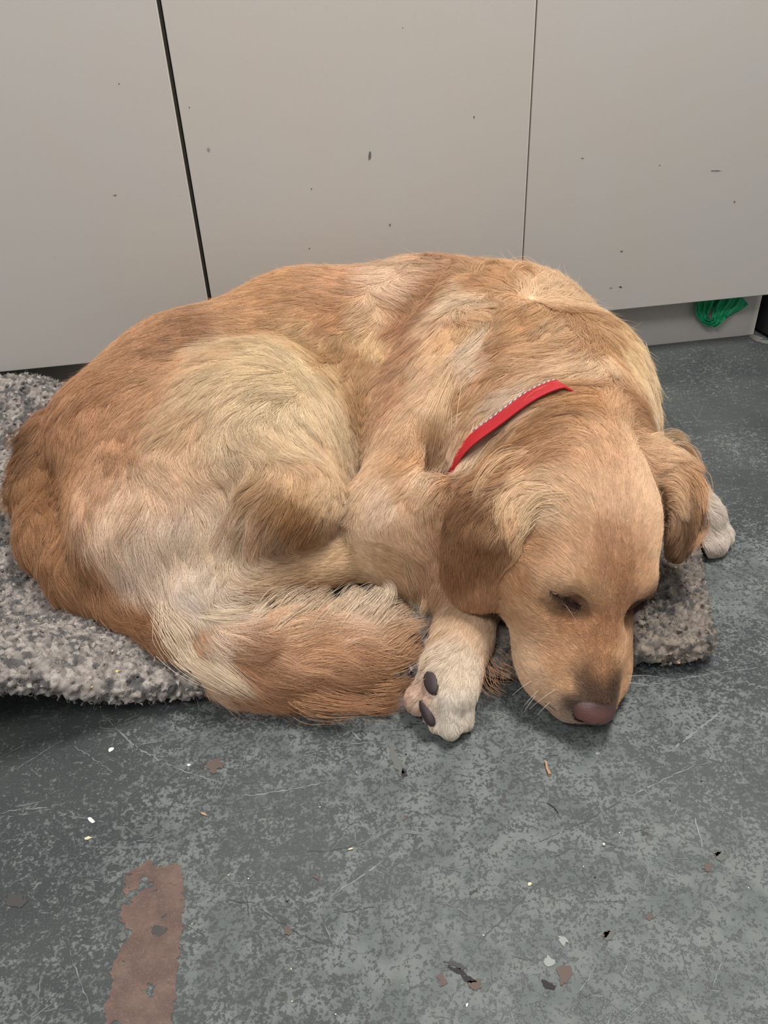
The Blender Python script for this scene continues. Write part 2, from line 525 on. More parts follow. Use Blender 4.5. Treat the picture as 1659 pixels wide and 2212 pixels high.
def collar_ring():
    cpx, ok = hit(SDF, GLO, VOX, PTS_)
    nrm = np.cross(cpx[1] - cpx[0], cpx[2] - cpx[0]); nrm /= np.linalg.norm(nrm)
    if nrm[1] < 0: nrm = -nrm
    c = np.array([.20, .72, .11]); c = c - nrm * (c - cpx[1]).dot(nrm)
    e1 = np.cross(nrm, [0, 0, 1]); e1 /= np.linalg.norm(e1); e2 = np.cross(nrm, e1)
    pts = []
    for a in np.linspace(0, 2 * math.pi, 120, endpoint=False):
        d = e1 * math.cos(a) + e2 * math.sin(a)
        t = np.linspace(.01, .22, 211); q = c + d * t[:, None]
        s = sample(SDF, GLO, VOX, q); k = np.argmax(s > .0035) if (s > .0035).any() else 210
        pts.append(t[k])
    r = np.array(pts)
    r = np.minimum(r, np.median(r) * 1.33)
    for _ in range(14): r = np.maximum(r, (np.roll(r, 1) + np.roll(r, -1) + r) / 3) * .4 + (np.roll(r, 1) + np.roll(r, -1)) / 2 * .6
    return c, nrm, e1, e2, r, cpx, ok


CC, CN_, CE1, CE2, CR_, _cp, _ok = collar_ring()
CW = .0125
COLX = pix(1200, 836, .214)[0]
# beyond the side of the neck the strap sinks into the fur
_xx = CC[0] + np.array([CE1[0] * math.cos(a) + CE2[0] * math.sin(a) for a in np.linspace(0, 2 * math.pi, 120, endpoint=False)]) * CR_
CR_ = CR_ - .0110 * np.clip((_xx - COLX) / .015, 0, 1)


sl, (X, Y, Z) = region(CC - .18, CC + .18)
Q = np.stack([X - CC[0], Y - CC[1], Z - CC[2]], -1).astype(np.float32)
hh = Q @ CN_.astype(np.float32); q1_, q2_ = Q @ CE1.astype(np.float32), Q @ CE2.astype(np.float32)
th_ = np.arctan2(q2_, q1_) % (2 * math.pi); rc = np.interp(th_.ravel(), np.linspace(0, 2 * math.pi, len(CR_) + 1), np.append(CR_, CR_[0])).reshape(th_.shape)
rq = np.sqrt(q1_ ** 2 + q2_ ** 2)
# groove in the ruff where the strap lies: open towards the outside, only on the near upper side of the neck
fade = .10 * np.clip((X - COLX + .03) / .03, 0, 1) + .2 * (Z < .085)
groove = np.maximum(np.maximum(np.abs(hh + .003) - (CW + .006), rc - .0015 - rq), rq - rc - .035) + fade
SDF[sl] = -smin(-SDF[sl], groove.astype(np.float32), .008)
del Q, hh, th_, rc, rq, groove


def collar_zone(p):
    q = p - CC; h = q @ CN_; r = np.linalg.norm(q - h[:, None] * CN_, axis=1)
    th = np.arctan2(q @ CE2, q @ CE1) % (2 * math.pi); rr = np.interp(th, np.linspace(0, 2 * math.pi, len(CR_) + 1), np.append(CR_, CR_[0]))
    return (h < CW * .95) & (h > -CW * .05) & (np.abs(r - rr) < .012) & (p[:, 0] < COLX)


# pads of the near paw
PADS = [((926, 1456), (942, 1496), .0150, .0225), ((912, 1518), (936, 1560), .0135, .0240), ((925, 1424), (930, 1434), .008, .009)]
PAD_P = []
for a, b, wd, ln in PADS:
    q, _k = hit(SDF, GLO, VOX, [a, b]); PAD_P.append((q[0], q[1], wd, ln))


def pad_zone(p):
    z = np.zeros(len(p), dtype=bool)
    for a, b, wd, ln in PAD_P[:2]:
        ba = b - a; h = np.clip((p - a) @ ba / ba.dot(ba), 0, 1)
        z |= np.linalg.norm(p - a - h[:, None] * ba, axis=1) < wd * .36
    return z
bv, bq = surface_nets(SDF)
bv = smooth(bv, bq, 3)
dog = link(bpy.data.objects.new('dog', None)); dog.location = (0.0, .8, 0.0)
tag(dog, 'golden retriever curled up asleep on the grey mat, wearing a red collar', 'dog')
bpy.context.view_layer.update()
DOGI = np.array([0.0, .8, 0.0])
mat_skin = plain('dog_skin', srgb(205, 165, 125), .7)
body = big_mesh('body', bv - DOGI, bq, mat_skin, dog)


# ------------------------------------------------------------------ knotted fleece mat
MV = 0.002
MLO = np.array([-.80, .43, -.004]); MHI = np.array([.40, 1.18, .108])


def hash3(i, j, k, s):
    h = (i.astype(np.int64) * 73856093) ^ (j.astype(np.int64) * 19349663) ^ (k.astype(np.int64) * 83492791) ^ (s * 2654435761)
    h = (h ^ (h >> 13)) * 1274126177
    h = h & 0xffffffff
    h = (h ^ (h >> 16)) & 0xffffff
    return h / float(0xffffff)


def worley(p, size):
    """distance to the nearest and second jittered point, and the id value of the nearest"""
    g = p / size; c = np.floor(g).astype(int)
    d1 = np.full(len(p), 9.0); d2 = np.full(len(p), 9.0); v = np.zeros(len(p))
    for a in (-1, 0, 1):
        for b in (-1, 0, 1):
            for e in (-1, 0, 1):
                i, j, k = c[:, 0] + a, c[:, 1] + b, c[:, 2] + e
                q = np.stack([i + hash3(i, j, k, 1), j + hash3(i, j, k, 2), k + hash3(i, j, k, 3)], 1)
                d = np.linalg.norm(g - q, axis=1)
                n = d < d1
                d2 = np.where(n, d1, np.minimum(d2, d)); v = np.where(n, hash3(i, j, k, 4), v); d1 = np.where(n, d, d1)
    return d1, d2, v


def vnoise(p, size, seed=7):
    g = np.asarray(p) / size; i = np.floor(g).astype(int); w = g - i; w = w * w * (3 - 2 * w)
    r_ = 0
    for a in (0, 1):
        for b in (0, 1):
            for c in (0, 1):
                r_ = r_ + hash3(i[:, 0] + a, i[:, 1] + b, i[:, 2] + c, seed) * (w[:, 0] if a else 1 - w[:, 0]) * (w[:, 1] if b else 1 - w[:, 1]) * (w[:, 2] if c else 1 - w[:, 2])
    return r_


def mat_lift(X, Y):
    sm = lambda a, b, v: np.clip((v - a) / (b - a), 0, 1) ** 2 * (3 - 2 * np.clip((v - a) / (b - a), 0, 1))
    arch = .070 * np.exp(-((X + .345) / .075) ** 2) * (1 - sm(.50, .64, Y))
    arch += .020 * np.exp(-((X + .47) / .08) ** 2) * (1 - sm(.49, .62, Y))
    back = .062 * sm(1.0, 1.13, Y) * (1 - sm(-.56, -.40, X))
    wave = .004 * np.sin(X * 14 + 1) * np.sin(Y * 11) + .003
    return arch + back + wave * (X < .9)


def build_mat():
    n = np.ceil((MHI - MLO) / MV).astype(int)
    ax = [(MLO[k] + MV * np.arange(n[k])).astype(np.float32) for k in range(3)]
    X, Y, Z = np.meshgrid(*ax, indexing='ij')
    X2, Y2 = X[:, :, 0], Y[:, :, 0]
    lift = mat_lift(X2, Y2)
    front = (.519 + .028 * X2 - .046 * np.exp(-((X2 + .36) / .10) ** 2)) - Y2
    right = X2 - (.309 + np.minimum(Y2 - .53, .16) * .27 - np.maximum(Y2 - .74, 0) * .25)
    back = Y2 - (1.302 + (X2 - .5) * .1343 - .006 - .012)
    rr = .016
    fx = np.maximum(right + rr, 0); fy = np.maximum(front + rr, 0)
    fp = np.sqrt(fx ** 2 + fy ** 2) - rr + np.minimum(np.maximum(right, front) + rr, 0)
    fp = np.maximum(fp, back)
    zc = .0155 + lift
    q1 = np.abs(Z - zc[:, :, None]) - .0125
    e = .009
    a = np.maximum(q1 + e, 0); b = np.maximum(fp[:, :, None] + e, 0)
    d = np.sqrt(a * a + b * b) - e + np.minimum(np.maximum(q1 + e, fp[:, :, None] + e), 0)
    m = np.abs(d) < .012
    p = np.stack([X[m], Y[m], Z[m]], 1)
    warp = np.stack([vnoise(p, .006, 21), vnoise(p, .006, 22), vnoise(p, .006, 23)], 1) * .004
    d1, d2, v = worley(p + warp, .0062)
    fine = vnoise(p, .0022, 5)
    d[m] += (d1 * .0130 - .0064 + (fine - .5) * .0022 + (vnoise(p, .02, 6) - .5) * .003).astype(np.float32)
    m = d < .012
    p = np.stack([X[m], Y[m], Z[m]], 1)
    body_d = sample(SDF, GLO, VOX, np.clip(p, GLO + VOX, GLO + VOX * (np.array(SDF.shape) - 2)))
    d[m] = np.maximum(d[m], .0030 - body_d)               # pressed down under the dog
    return np.maximum(d, .0015 - Z).astype(np.float32)


MSDF = build_mat()
GLO_, VOX_ = GLO, VOX
GLO, VOX = MLO, MV
mv, mq = surface_nets(MSDF)
GLO, VOX = GLO_, VOX_
mv = smooth(mv, mq, 1, .35)


def mat_color(p):
    w = np.stack([vnoise(p, .006, 21), vnoise(p, .006, 22), vnoise(p, .006, 23)], 1) * .004
    d1, d2, v = worley(p + w, .0062)
    patch = vnoise(p * np.array([1, 1.6, 1]), .045, 9) * .5 + vnoise(p, .016, 10) * .5
    dark = np.clip((patch - .50) * 4.2 + (hash3(np.floor(v * 9999).astype(int), np.zeros(len(v), int), np.zeros(len(v), int), 3) - .5) * 3.4 - .1 + np.clip(-.1 - p[:, 0], -.3, .3) * 1.0, 0, 1)
    light, mid, drk = [np.array(srgb(*c)) for c in ((172, 163, 155), (132, 124, 118), (62, 64, 67))]
    c = light * (v[:, None]) + mid * (1 - v[:, None])
    rt = np.clip((p[:, 0] - .0) / .15, 0, 1)[:, None]; c = c * (1 - .38 * rt)      # the right end is a browner grey wool
    c = c * (1 - rt) + c * rt * np.array([1.02, .97, .90])
    c = c * (1 - dark[:, None] * .8) + drk * dark[:, None] * .8
    return c * (.9 + .2 * vnoise(p, .002, 14))[:, None]


def set_col(o, name, col, domain='POINT'):
    a = o.data.attributes.new(name, 'FLOAT_COLOR', domain)
    a.data.foreach_set('color', np.concatenate([col, np.ones((len(col), 1))], 1).astype(np.float32).ravel())


def attr_mat(name, attr, rough=.8, spec=.2, sheen=0.0):
    m, nt, b = nmat(name)
    at = nt.nodes.new('ShaderNodeAttribute'); at.attribute_name = attr
    nt.links.new(at.outputs['Color'], b.inputs['Base Color'])
    b.inputs['Roughness'].default_value = rough; b.inputs['Specular IOR Level'].default_value = spec
    b.inputs['Sheen Weight'].default_value = sheen
    return m


matm = attr_mat('grey_fleece', 'Col', .95, .1, .15)
fleece = big_mesh('dog_mat', mv, mq, matm)
set_col(fleece, 'Col', mat_color(mv))
tag(fleece, 'flecked grey knotted fleece mat under the dog, its front edge rucked up at the left', 'mat')

# woolly fibres standing off the knots
tri_ = np.concatenate([mq[:, [0, 1, 2]], mq[:, [0, 2, 3]]]); a_, b_, c_ = mv[tri_[:, 0]], mv[tri_[:, 1]], mv[tri_[:, 2]]
crs = np.cross(b_ - a_, c_ - a_); ars = np.linalg.norm(crs, axis=1); cen = (a_ + b_ + c_) / 3
wgt = ars * (crs[:, 2] > -.3 * ars) * np.where((cen[:, 0] > -.62), 1, .3)
ti_ = np.searchsorted(np.cumsum(wgt) / wgt.sum(), rng.random(70000)); nn_ = crs[ti_] / np.maximum(ars[ti_], 1e-12)[:, None]
p_ = cen[ti_]; q_ = rng.normal(size=(len(p_), 3)); q_ /= np.linalg.norm(q_, axis=1)[:, None]; ax_ = np.cross(nn_, q_)
ln_ = rng.uniform(.0018, .0050, len(p_)); FUZZ = np.zeros((len(p_), 8, 3))
for k in range(8):
    t_ = k / 7; FUZZ[:, k] = p_ + nn_ * (ln_ * (.75 * math.sin(t_ * 2.2)))[:, None] + (q_ * math.sin(t_ * 4) + ax_ * (1 - math.cos(t_ * 4))) * (ln_ * .38)[:, None]
FUZZC = np.clip(mat_color(p_) * 1.15, 0, .8)


# ------------------------------------------------------------------ fur: where it points, how long it is, what colour it has, with shade of the haunch folds painted in
# region  x y  dx dy  length(mm) lift  clump   (x y in the photograph; dx dy is the way the hair lies there)
COMB = '''
B 620 600 -60 10 26 2 .5|B 480 640 -60 22 26 2 .5|B 750 620 -60 -5 30 3 .6|B 360 690 -50 30 28 2 .5|B 250 770 -40 40 30 3 .5|B 170 850 -30 45 34 4 .6
B 100 900 -25 35 36 6 .7|B 130 960 0 50 36 5 .6|B 210 930 8 50 32 3 .6|B 260 1010 12 50 34 3 .6|B 190 1070 20 55 38 3 .6|B 330 800 -55 25 30 3 .5
B 420 740 -55 12 30 3 .5|B 300 870 -10 45 32 3 .6|B 400 850 -25 40 36 3 .7|B 360 950 -10 55 38 3 .7|B 360 1030 38 45 38 3 .7|B 450 1060 55 25 36 3 .7
B 470 800 -40 12 38 5 .7|B 540 780 -45 -8 38 5 .7|B 620 770 -20 -18 36 5 .7|B 450 890 -20 50 40 4 .7|B 540 880 -35 35 36 4 .7|B 600 840 -40 22 34 4 .7
B 680 830 15 28 34 4 .6|B 720 920 8 50 28 3 .5|B 650 920 20 40 32 3 .6|B 560 960 22 40 34 3 .6|B 480 980 25 45 38 3 .7|B 730 1000 -14 50 22 2 .5|B 640 990 35 25 28 3 .5
B 690 1060 -22 40 18 2 .5|B 620 1060 -18 38 22 4 .5|B 560 1070 -35 30 26 4 .6|B 650 1120 -25 40 18 3 .5|B 600 1140 -22 45 26 5 .7|B 530 1130 -15 50 34 4 .8
B 470 1130 -20 55 40 4 .8|B 400 1130 -25 55 42 3 .7|B 300 1120 -25 50 40 3 .7|B 230 1150 20 55 42 3 .7|B 270 1230 38 50 46 3 .7|B 340 1210 5 60 46 3 .7|B 340 1290 50 40 50 4 .8
B 420 1240 10 60 46 3 .8|B 430 1310 55 22 46 4 .8|B 480 1260 -5 55 40 4 .8|B 500 1180 -12 50 36 4 .8
B 830 590 -50 14 34 4 .7|B 830 650 40 30 34 3 .7|B 900 600 50 20 34 4 .7|B 780 690 -40 45 30 3 .6|B 800 760 -8 50 26 2 .5|B 870 720 -22 45 24 2 .4|B 850 820 -18 50 24 2 .4
B 930 700 -30 40 28 3 .5|B 900 860 -20 45 24 2 .4|B 770 860 5 50 26 3 .6|B 770 940 -5 45 22 2 .5|B 840 960 -18 48 20 2 .4|B 780 1040 -20 45 18 2 .4|B 740 1110 -30 30 16 2 .4
B 860 1050 -30 30 18 2 .4|B 820 1120 -10 40 16 2 .4|B 880 1130 12 40 16 2 .4|B 930 1140 5 40 18 2 .4|B 900 1210 20 30 20 3 .5|B 945 1230 -10 40 24 4 .6|B 720 1140 10 30 16 2 .4
B 980 640 -25 50 44 6 .85|B 1050 610 -40 -12 40 7 .85|B 1040 680 45 22 46 7 .85|B 970 740 -20 50 44 5 .85|B 1030 760 -35 40 46 6 .85|B 1100 600 -25 -22 38 7 .8|B 1110 680 -35 45 46 7 .85
B 1090 760 -45 25 46 6 .85|B 960 830 -20 55 46 5 .85|B 1030 850 -28 52 48 5 .85|B 950 930 0 55 48 5 .85|B 1010 930 -22 55 46 5 .85|B 930 1010 -15 50 50 6 .85|B 960 1040 -50 28 46 6 .85|B 890 950 -5 50 30 3 .6
B 1170 620 10 -26 38 6 .8|B 1180 690 -22 45 46 7 .85|B 1160 770 -50 12 46 6 .85|B 1120 840 -30 30 42 4 .8|B 1080 890 -30 32 40 3 .8|B 1240 660 35 30 42 6 .8|B 1250 740 -35 38 44 6 .85
B 1230 800 -40 20 40 4 .8|B 1300 700 30 35 42 5 .8|B 1320 780 5 50 42 4 .8|B 1340 690 35 30 44 8 .8|B 1370 780 12 50 44 5 .8|B 1395 860 8 50 44 5 .8|B 1410 930 10 50 40 5 .7|B 1290 810 -10 40 38 4 .7
H 1270 860 -55 20 32 4 .7|H 1200 900 -50 30 34 4 .75|H 1130 960 -50 25 34 4 .75|H 1220 960 -50 20 30 3 .6|H 1330 870 10 -30 28 4 .6|H 1380 890 40 25 30 4 .7|H 1300 930 -20 -35 24 3 .5|H 1400 950 45 0 28 4 .6
H 1290 990 -12 -50 15 1.5 .4|H 1220 1020 -38 -35 16 1.5 .4|H 1370 1010 20 -45 15 1.5 .4|H 1320 1080 0 -50 11 1 .3|H 1240 1090 -35 -35 12 1 .3|H 1400 1090 22 -42 12 1 .3|H 1170 1080 -45 -14 22 3 .6
H 1140 1060 -40 5 26 4 .7|H 1180 1130 -40 -15 14 1 .4|H 1320 1160 -5 -50 9 .8 .25|H 1240 1180 -32 -36 9 .8 .25|H 1400 1180 20 -45 9 .8 .25|H 1170 1200 -42 -18 10 1 .25|H 1330 1230 0 -50 7 .7 .2
H 1260 1250 -30 -38 7 .7 .2|H 1200 1250 -42 -18 8 .7 .2|H 1400 1250 20 -40 7 .7 .2|H 1320 1300 5 -50 6 .5 .2|H 1280 1310 -20 -15 5 .4 .2|H 1220 1325 -42 8 6 .5 .2|H 1150 1290 -35 -30 9 .8 .25
H 1120 1250 -20 -35 10 1 .3|H 1160 1360 -40 -12 7 .7 .2|H 1230 1380 -38 -22 6 .5 .2|H 1310 1370 5 -50 5 .5 .2|H 1345 1380 15 -45 5 .5 .2|H 1300 1440 0 -50 5 .4 .2|H 1230 1450 -40 -15 5 .5 .2
H 1150 1420 -35 -28 6 .6 .2|H 1180 1500 -42 -25 5 .6 .2|H 1240 1510 -40 5 4 .4 .1|H 1290 1490 -10 -40 3 .3 .1|H 1345 1470 15 -40 4 .5 .1|H 1220 1540 -40 -10 4 .5 .1|H 1120 1330 -20 -40 9 .9 .3|H 1430 1150 25 -40 10 1 .3|H 1430 1040 35 -35 18 3 .5
E 1120 1010 -20 30 30 5 .8|E 1120 1060 -10 50 34 5 .85|E 1110 1110 -6 50 28 4 .8|E 1070 1040 -40 25 30 5 .8|E 1020 1060 -38 35 28 4 .7|E 980 1090 -22 40 24 3 .6|E 1060 1100 -20 45 24 3 .6|E 1010 1130 -22 45 20 2 .5
E 975 1170 -5 45 18 2 .5|E 1050 1170 -8 45 18 2 .5|E 1090 1160 -5 40 18 2 .5|E 1000 1220 5 45 16 2 .4|E 1050 1240 0 45 14 1.5 .4|E 1020 1290 8 30 14 1.5 .4|E 1080 1210 -8 45 16 2 .5
R 1440 965 35 10 34 8 .8|R 1465 1000 40 5 34 8 .8|R 1490 1040 30 35 30 6 .8|R 1470 1050 20 45 22 3 .6|R 1500 1090 10 45 28 4 .7|R 1480 1130 0 45 24 4 .7|R 1470 1170 -12 40 22 4 .7
L 1030 1300 -15 45 14 1.2 .3|L 1000 1350 -20 45 14 1.2 .3|L 1050 1340 -16 45 12 1 .3|L 1020 1400 -18 45 12 1 .3|L 965 1380 -30 35 20 4 .6|L 985 1440 -12 45 12 1.2 .35|L 950 1430 -30 28 18 3 .6|L 1000 1490 -4 45 9 1.0 .5|L 960 1480 -12 40 10 1.4 .6
L 975 1540 -3 45 6 .8 .5|L 942 1535 -8 40 6 .8 .5|L 1003 1540 2 45 6 .8 .5|L 910 1500 -22 20 8 1.5 .5
P 1510 1110 30 30 14 2 .4|P 1540 1140 32 35 13 2 .5|P 1560 1165 20 35 10 2 .5|P 1515 1160 10 40 12 2 .5
F 560 1240 50 -14 18 2 .5|F 520 1270 50 -5 30 4 .7|F 650 1220 50 -12 12 1.2 .3|F 740 1200 50 -6 11 1 .3|F 810 1190 48 8 11 1 .3|F 860 1210 40 20 14 2 .4|F 600 1280 45 -18 26 3 .7|F 720 1240 50 -12 18 2 .5
T 50 960 -25 25 40 9 .8|T 40 1020 -10 50 44 6 .8|T 100 1010 -5 50 40 4 .7|T 130 1080 8 50 40 3 .7|T 50 1090 8 55 46 5 .8|T 80 1160 28 50 48 4 .8|T 160 1180 25 50 42 3 .7|T 130 1240 40 42 48 4 .8|T 210 1270 45 35 46 3 .7|T 230 1320 50 30 48 4 .8
T 300 1310 50 30 42 3 .7|T 320 1350 52 25 46 4 .8|T 400 1380 45 32 50 5 .8|T 470 1390 50 28 55 4 .8|T 460 1440 48 32 55 5 .8|T 540 1410 55 12 60 4 .8|T 560 1460 55 20 62 4 .8|T 660 1410 58 6 62 4 .8|T 660 1470 58 14 62 4 .8
T 560 1360 55 -12 50 4 .8|T 640 1350 50 -22 50 6 .85|T 720 1320 40 -38 48 9 .9|T 780 1310 42 -30 48 8 .9|T 760 1370 58 -10 56 5 .8|T 780 1430 58 2 58 4 .8|T 780 1490 58 6 56 4 .8|T 850 1360 45 -22 48 7 .85|T 860 1420 45 -14 44 6 .8|T 860 1470 45 5 40 5 .8|T 640 1505 58 14 55 4 .8
'''
TINT = '''
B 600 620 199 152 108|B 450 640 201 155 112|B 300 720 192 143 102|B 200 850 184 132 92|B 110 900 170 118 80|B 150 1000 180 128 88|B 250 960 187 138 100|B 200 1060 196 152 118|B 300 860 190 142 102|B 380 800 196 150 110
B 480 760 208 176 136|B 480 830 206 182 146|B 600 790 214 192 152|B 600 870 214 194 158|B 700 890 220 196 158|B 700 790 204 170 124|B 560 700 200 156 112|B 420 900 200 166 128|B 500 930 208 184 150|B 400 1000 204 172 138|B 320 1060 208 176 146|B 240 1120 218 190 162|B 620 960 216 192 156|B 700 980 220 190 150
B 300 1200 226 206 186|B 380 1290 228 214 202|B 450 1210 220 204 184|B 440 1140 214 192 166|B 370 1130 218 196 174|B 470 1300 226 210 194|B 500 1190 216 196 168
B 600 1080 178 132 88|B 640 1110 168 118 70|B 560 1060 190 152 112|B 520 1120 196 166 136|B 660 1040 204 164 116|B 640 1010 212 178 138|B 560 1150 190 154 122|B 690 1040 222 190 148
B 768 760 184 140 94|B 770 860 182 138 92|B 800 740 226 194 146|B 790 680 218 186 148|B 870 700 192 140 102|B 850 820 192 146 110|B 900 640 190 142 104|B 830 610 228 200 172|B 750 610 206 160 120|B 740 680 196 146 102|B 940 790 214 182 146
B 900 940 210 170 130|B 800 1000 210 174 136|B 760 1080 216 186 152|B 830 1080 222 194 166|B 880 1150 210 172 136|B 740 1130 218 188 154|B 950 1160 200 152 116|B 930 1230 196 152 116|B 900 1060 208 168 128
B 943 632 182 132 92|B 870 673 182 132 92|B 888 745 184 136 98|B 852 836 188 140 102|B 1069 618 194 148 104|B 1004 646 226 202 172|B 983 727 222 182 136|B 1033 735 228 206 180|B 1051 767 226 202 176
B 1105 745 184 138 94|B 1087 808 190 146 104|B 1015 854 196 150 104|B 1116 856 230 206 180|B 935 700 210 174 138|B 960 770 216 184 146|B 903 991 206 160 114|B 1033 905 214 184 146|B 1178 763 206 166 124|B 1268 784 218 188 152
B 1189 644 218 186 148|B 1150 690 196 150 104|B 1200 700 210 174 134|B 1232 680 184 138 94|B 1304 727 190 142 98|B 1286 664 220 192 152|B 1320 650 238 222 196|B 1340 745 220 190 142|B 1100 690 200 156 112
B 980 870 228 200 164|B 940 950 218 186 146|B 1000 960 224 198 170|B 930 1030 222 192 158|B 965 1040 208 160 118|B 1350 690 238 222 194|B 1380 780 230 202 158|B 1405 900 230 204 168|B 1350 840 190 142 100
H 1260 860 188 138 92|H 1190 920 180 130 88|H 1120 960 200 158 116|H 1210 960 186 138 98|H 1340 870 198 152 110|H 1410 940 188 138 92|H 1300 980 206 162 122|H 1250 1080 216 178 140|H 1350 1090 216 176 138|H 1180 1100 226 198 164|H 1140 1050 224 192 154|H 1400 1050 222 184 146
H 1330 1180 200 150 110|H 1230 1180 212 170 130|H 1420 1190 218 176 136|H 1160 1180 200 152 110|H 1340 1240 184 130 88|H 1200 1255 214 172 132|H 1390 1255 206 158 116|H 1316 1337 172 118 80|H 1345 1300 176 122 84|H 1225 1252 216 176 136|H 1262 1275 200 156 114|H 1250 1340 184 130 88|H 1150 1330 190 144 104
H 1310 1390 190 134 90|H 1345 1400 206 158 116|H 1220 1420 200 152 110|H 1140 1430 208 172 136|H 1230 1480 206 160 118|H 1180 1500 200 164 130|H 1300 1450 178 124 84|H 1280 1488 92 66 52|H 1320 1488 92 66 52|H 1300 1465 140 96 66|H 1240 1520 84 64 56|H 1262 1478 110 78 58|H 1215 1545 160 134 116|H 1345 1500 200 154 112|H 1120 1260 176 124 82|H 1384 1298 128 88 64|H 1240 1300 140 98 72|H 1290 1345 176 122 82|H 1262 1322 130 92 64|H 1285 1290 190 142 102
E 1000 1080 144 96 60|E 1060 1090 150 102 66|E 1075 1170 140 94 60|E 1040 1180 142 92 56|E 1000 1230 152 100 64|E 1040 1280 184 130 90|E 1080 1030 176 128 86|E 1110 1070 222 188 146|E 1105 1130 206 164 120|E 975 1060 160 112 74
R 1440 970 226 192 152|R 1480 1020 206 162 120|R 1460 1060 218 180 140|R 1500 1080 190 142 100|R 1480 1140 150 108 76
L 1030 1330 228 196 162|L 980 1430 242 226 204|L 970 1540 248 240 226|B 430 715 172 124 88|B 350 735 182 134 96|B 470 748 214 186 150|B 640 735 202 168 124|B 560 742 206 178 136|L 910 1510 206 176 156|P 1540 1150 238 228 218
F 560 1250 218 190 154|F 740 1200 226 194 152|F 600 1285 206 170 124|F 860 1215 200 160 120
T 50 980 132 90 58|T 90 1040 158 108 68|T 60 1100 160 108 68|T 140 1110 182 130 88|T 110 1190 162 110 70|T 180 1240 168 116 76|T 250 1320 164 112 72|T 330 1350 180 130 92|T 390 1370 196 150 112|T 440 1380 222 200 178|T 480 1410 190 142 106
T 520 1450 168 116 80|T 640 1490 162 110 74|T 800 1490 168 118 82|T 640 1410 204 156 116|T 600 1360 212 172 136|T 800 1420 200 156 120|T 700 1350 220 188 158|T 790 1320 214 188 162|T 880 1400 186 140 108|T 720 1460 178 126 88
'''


def rows(s): return [r.split() for r in s.replace('\n', '|').split('|') if r.strip()]


comb = rows(COMB); tint = rows(TINT)
cxy = np.array([[float(r[1]), float(r[2])] for r in comb]); txy = np.array([[float(r[1]), float(r[2])] for r in tint])
cp, cok = hit(SDF, GLO, VOX, cxy); tp, tok = hit(SDF, GLO, VOX, txy)
comb = [r for r, k in zip(comb, cok) if k]; cp = cp[cok]; tint = [r for r, k in zip(tint, tok) if k]; tp = tp[tok]
cn = normal(SDF, GLO, VOX, cp, .006); tn = normal(SDF, GLO, VOX, tp, .006)
cdir = []
for r, p, n in zip(comb, cp, cn):
    x, y, dx, dy = map(float, r[1:5])
    q = pix(x + dx * .2, y + dy * .2, p[2]) - CAM; q /= np.linalg.norm(q)
    nn = n * .5 + .5 * (CAM - p) / np.linalg.norm(CAM - p)
    t = nn.dot(p - CAM) / nn.dot(q); v = CAM + q * t - p; v -= n * v.dot(n)
    cdir.append(v / max(np.linalg.norm(v), 1e-6))
cdir = np.array(cdir); cval = np.array([[float(a) for a in r[5:8]] for r in comb])
REG = 'BHERLPFT'
creg = np.array([REG.index(r[0]) for r in comb]); treg = np.array([REG.index(r[0]) for r in tint])
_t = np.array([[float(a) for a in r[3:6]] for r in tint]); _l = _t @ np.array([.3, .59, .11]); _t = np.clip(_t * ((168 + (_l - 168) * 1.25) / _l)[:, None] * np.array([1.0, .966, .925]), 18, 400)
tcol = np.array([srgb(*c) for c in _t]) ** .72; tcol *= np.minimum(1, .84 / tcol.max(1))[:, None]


def blend(p, n, cpts, cnor, vals, power=4, cam_w=.35):
    out = np.zeros((len(p), vals.shape[1])); best = np.zeros(len(p), dtype=int)
    for i in range(0, len(p), 20000):
        d2 = ((p[i:i + 20000, None, :] - cpts[None]) ** 2).sum(2) + .004 ** 2
        w = d2 ** (-power / 2)
        nd = np.clip((n[i:i + 20000] @ cnor.T) * .5 + .5, .05, 1)
        w = w * nd ** 3
        best[i:i + 20000] = w.argmax(1)
        out[i:i + 20000] = (w @ vals) / w.sum(1)[:, None]
    return out, best


def unit(v): return v / np.maximum(np.linalg.norm(v, axis=1), 1e-9)[:, None]


def wavy(p, n, d, amp=.35):
    """turns the lie of the hair a little from lock to lock"""
    a = (vnoise(p, .045, 31) - .5) * 2 * amp + (vnoise(p, .016, 32) - .5) * 1.2 * amp
    return d * np.cos(a)[:, None] + np.cross(n, d) * np.sin(a)[:, None]


# coarse grid of the combed field around the skin
CG = 0.007
cgn = np.ceil((GHI - GLO) / CG).astype(int) + 1
gx = np.stack(np.meshgrid(*[GLO[k] + CG * np.arange(cgn[k]) for k in range(3)], indexing='ij'), -1).reshape(-1, 3)
gs = sample(SDF, GLO, VOX, gx); near = np.abs(gs) < .034
gn_ = normal(SDF, GLO, VOX, gx[near], .007)
fld, _ = blend(gx[near], gn_, cp, cn, np.concatenate([cdir, cval], 1))
fcol, _ = blend(gx[near], gn_, tp, tn, tcol, 5)
field = np.zeros((len(gx), 9), dtype=np.float32); field[near] = np.concatenate([fld, fcol], 1)
field = field.reshape(*cgn, 9)


def look(p):
    g = (p - GLO) / CG
    i = np.clip(np.floor(g).astype(int), 0, cgn - 2); w = np.clip(g - i, 0, 1); r_ = 0
    for a in (0, 1):
        for b in (0, 1):
            for c in (0, 1):
                r_ = r_ + field[i[:, 0] + a, i[:, 1] + b, i[:, 2] + c] * ((w[:, 0] if a else 1 - w[:, 0]) * (w[:, 1] if b else 1 - w[:, 1]) * (w[:, 2] if c else 1 - w[:, 2]))[:, None]
    return r_


SEG = 7


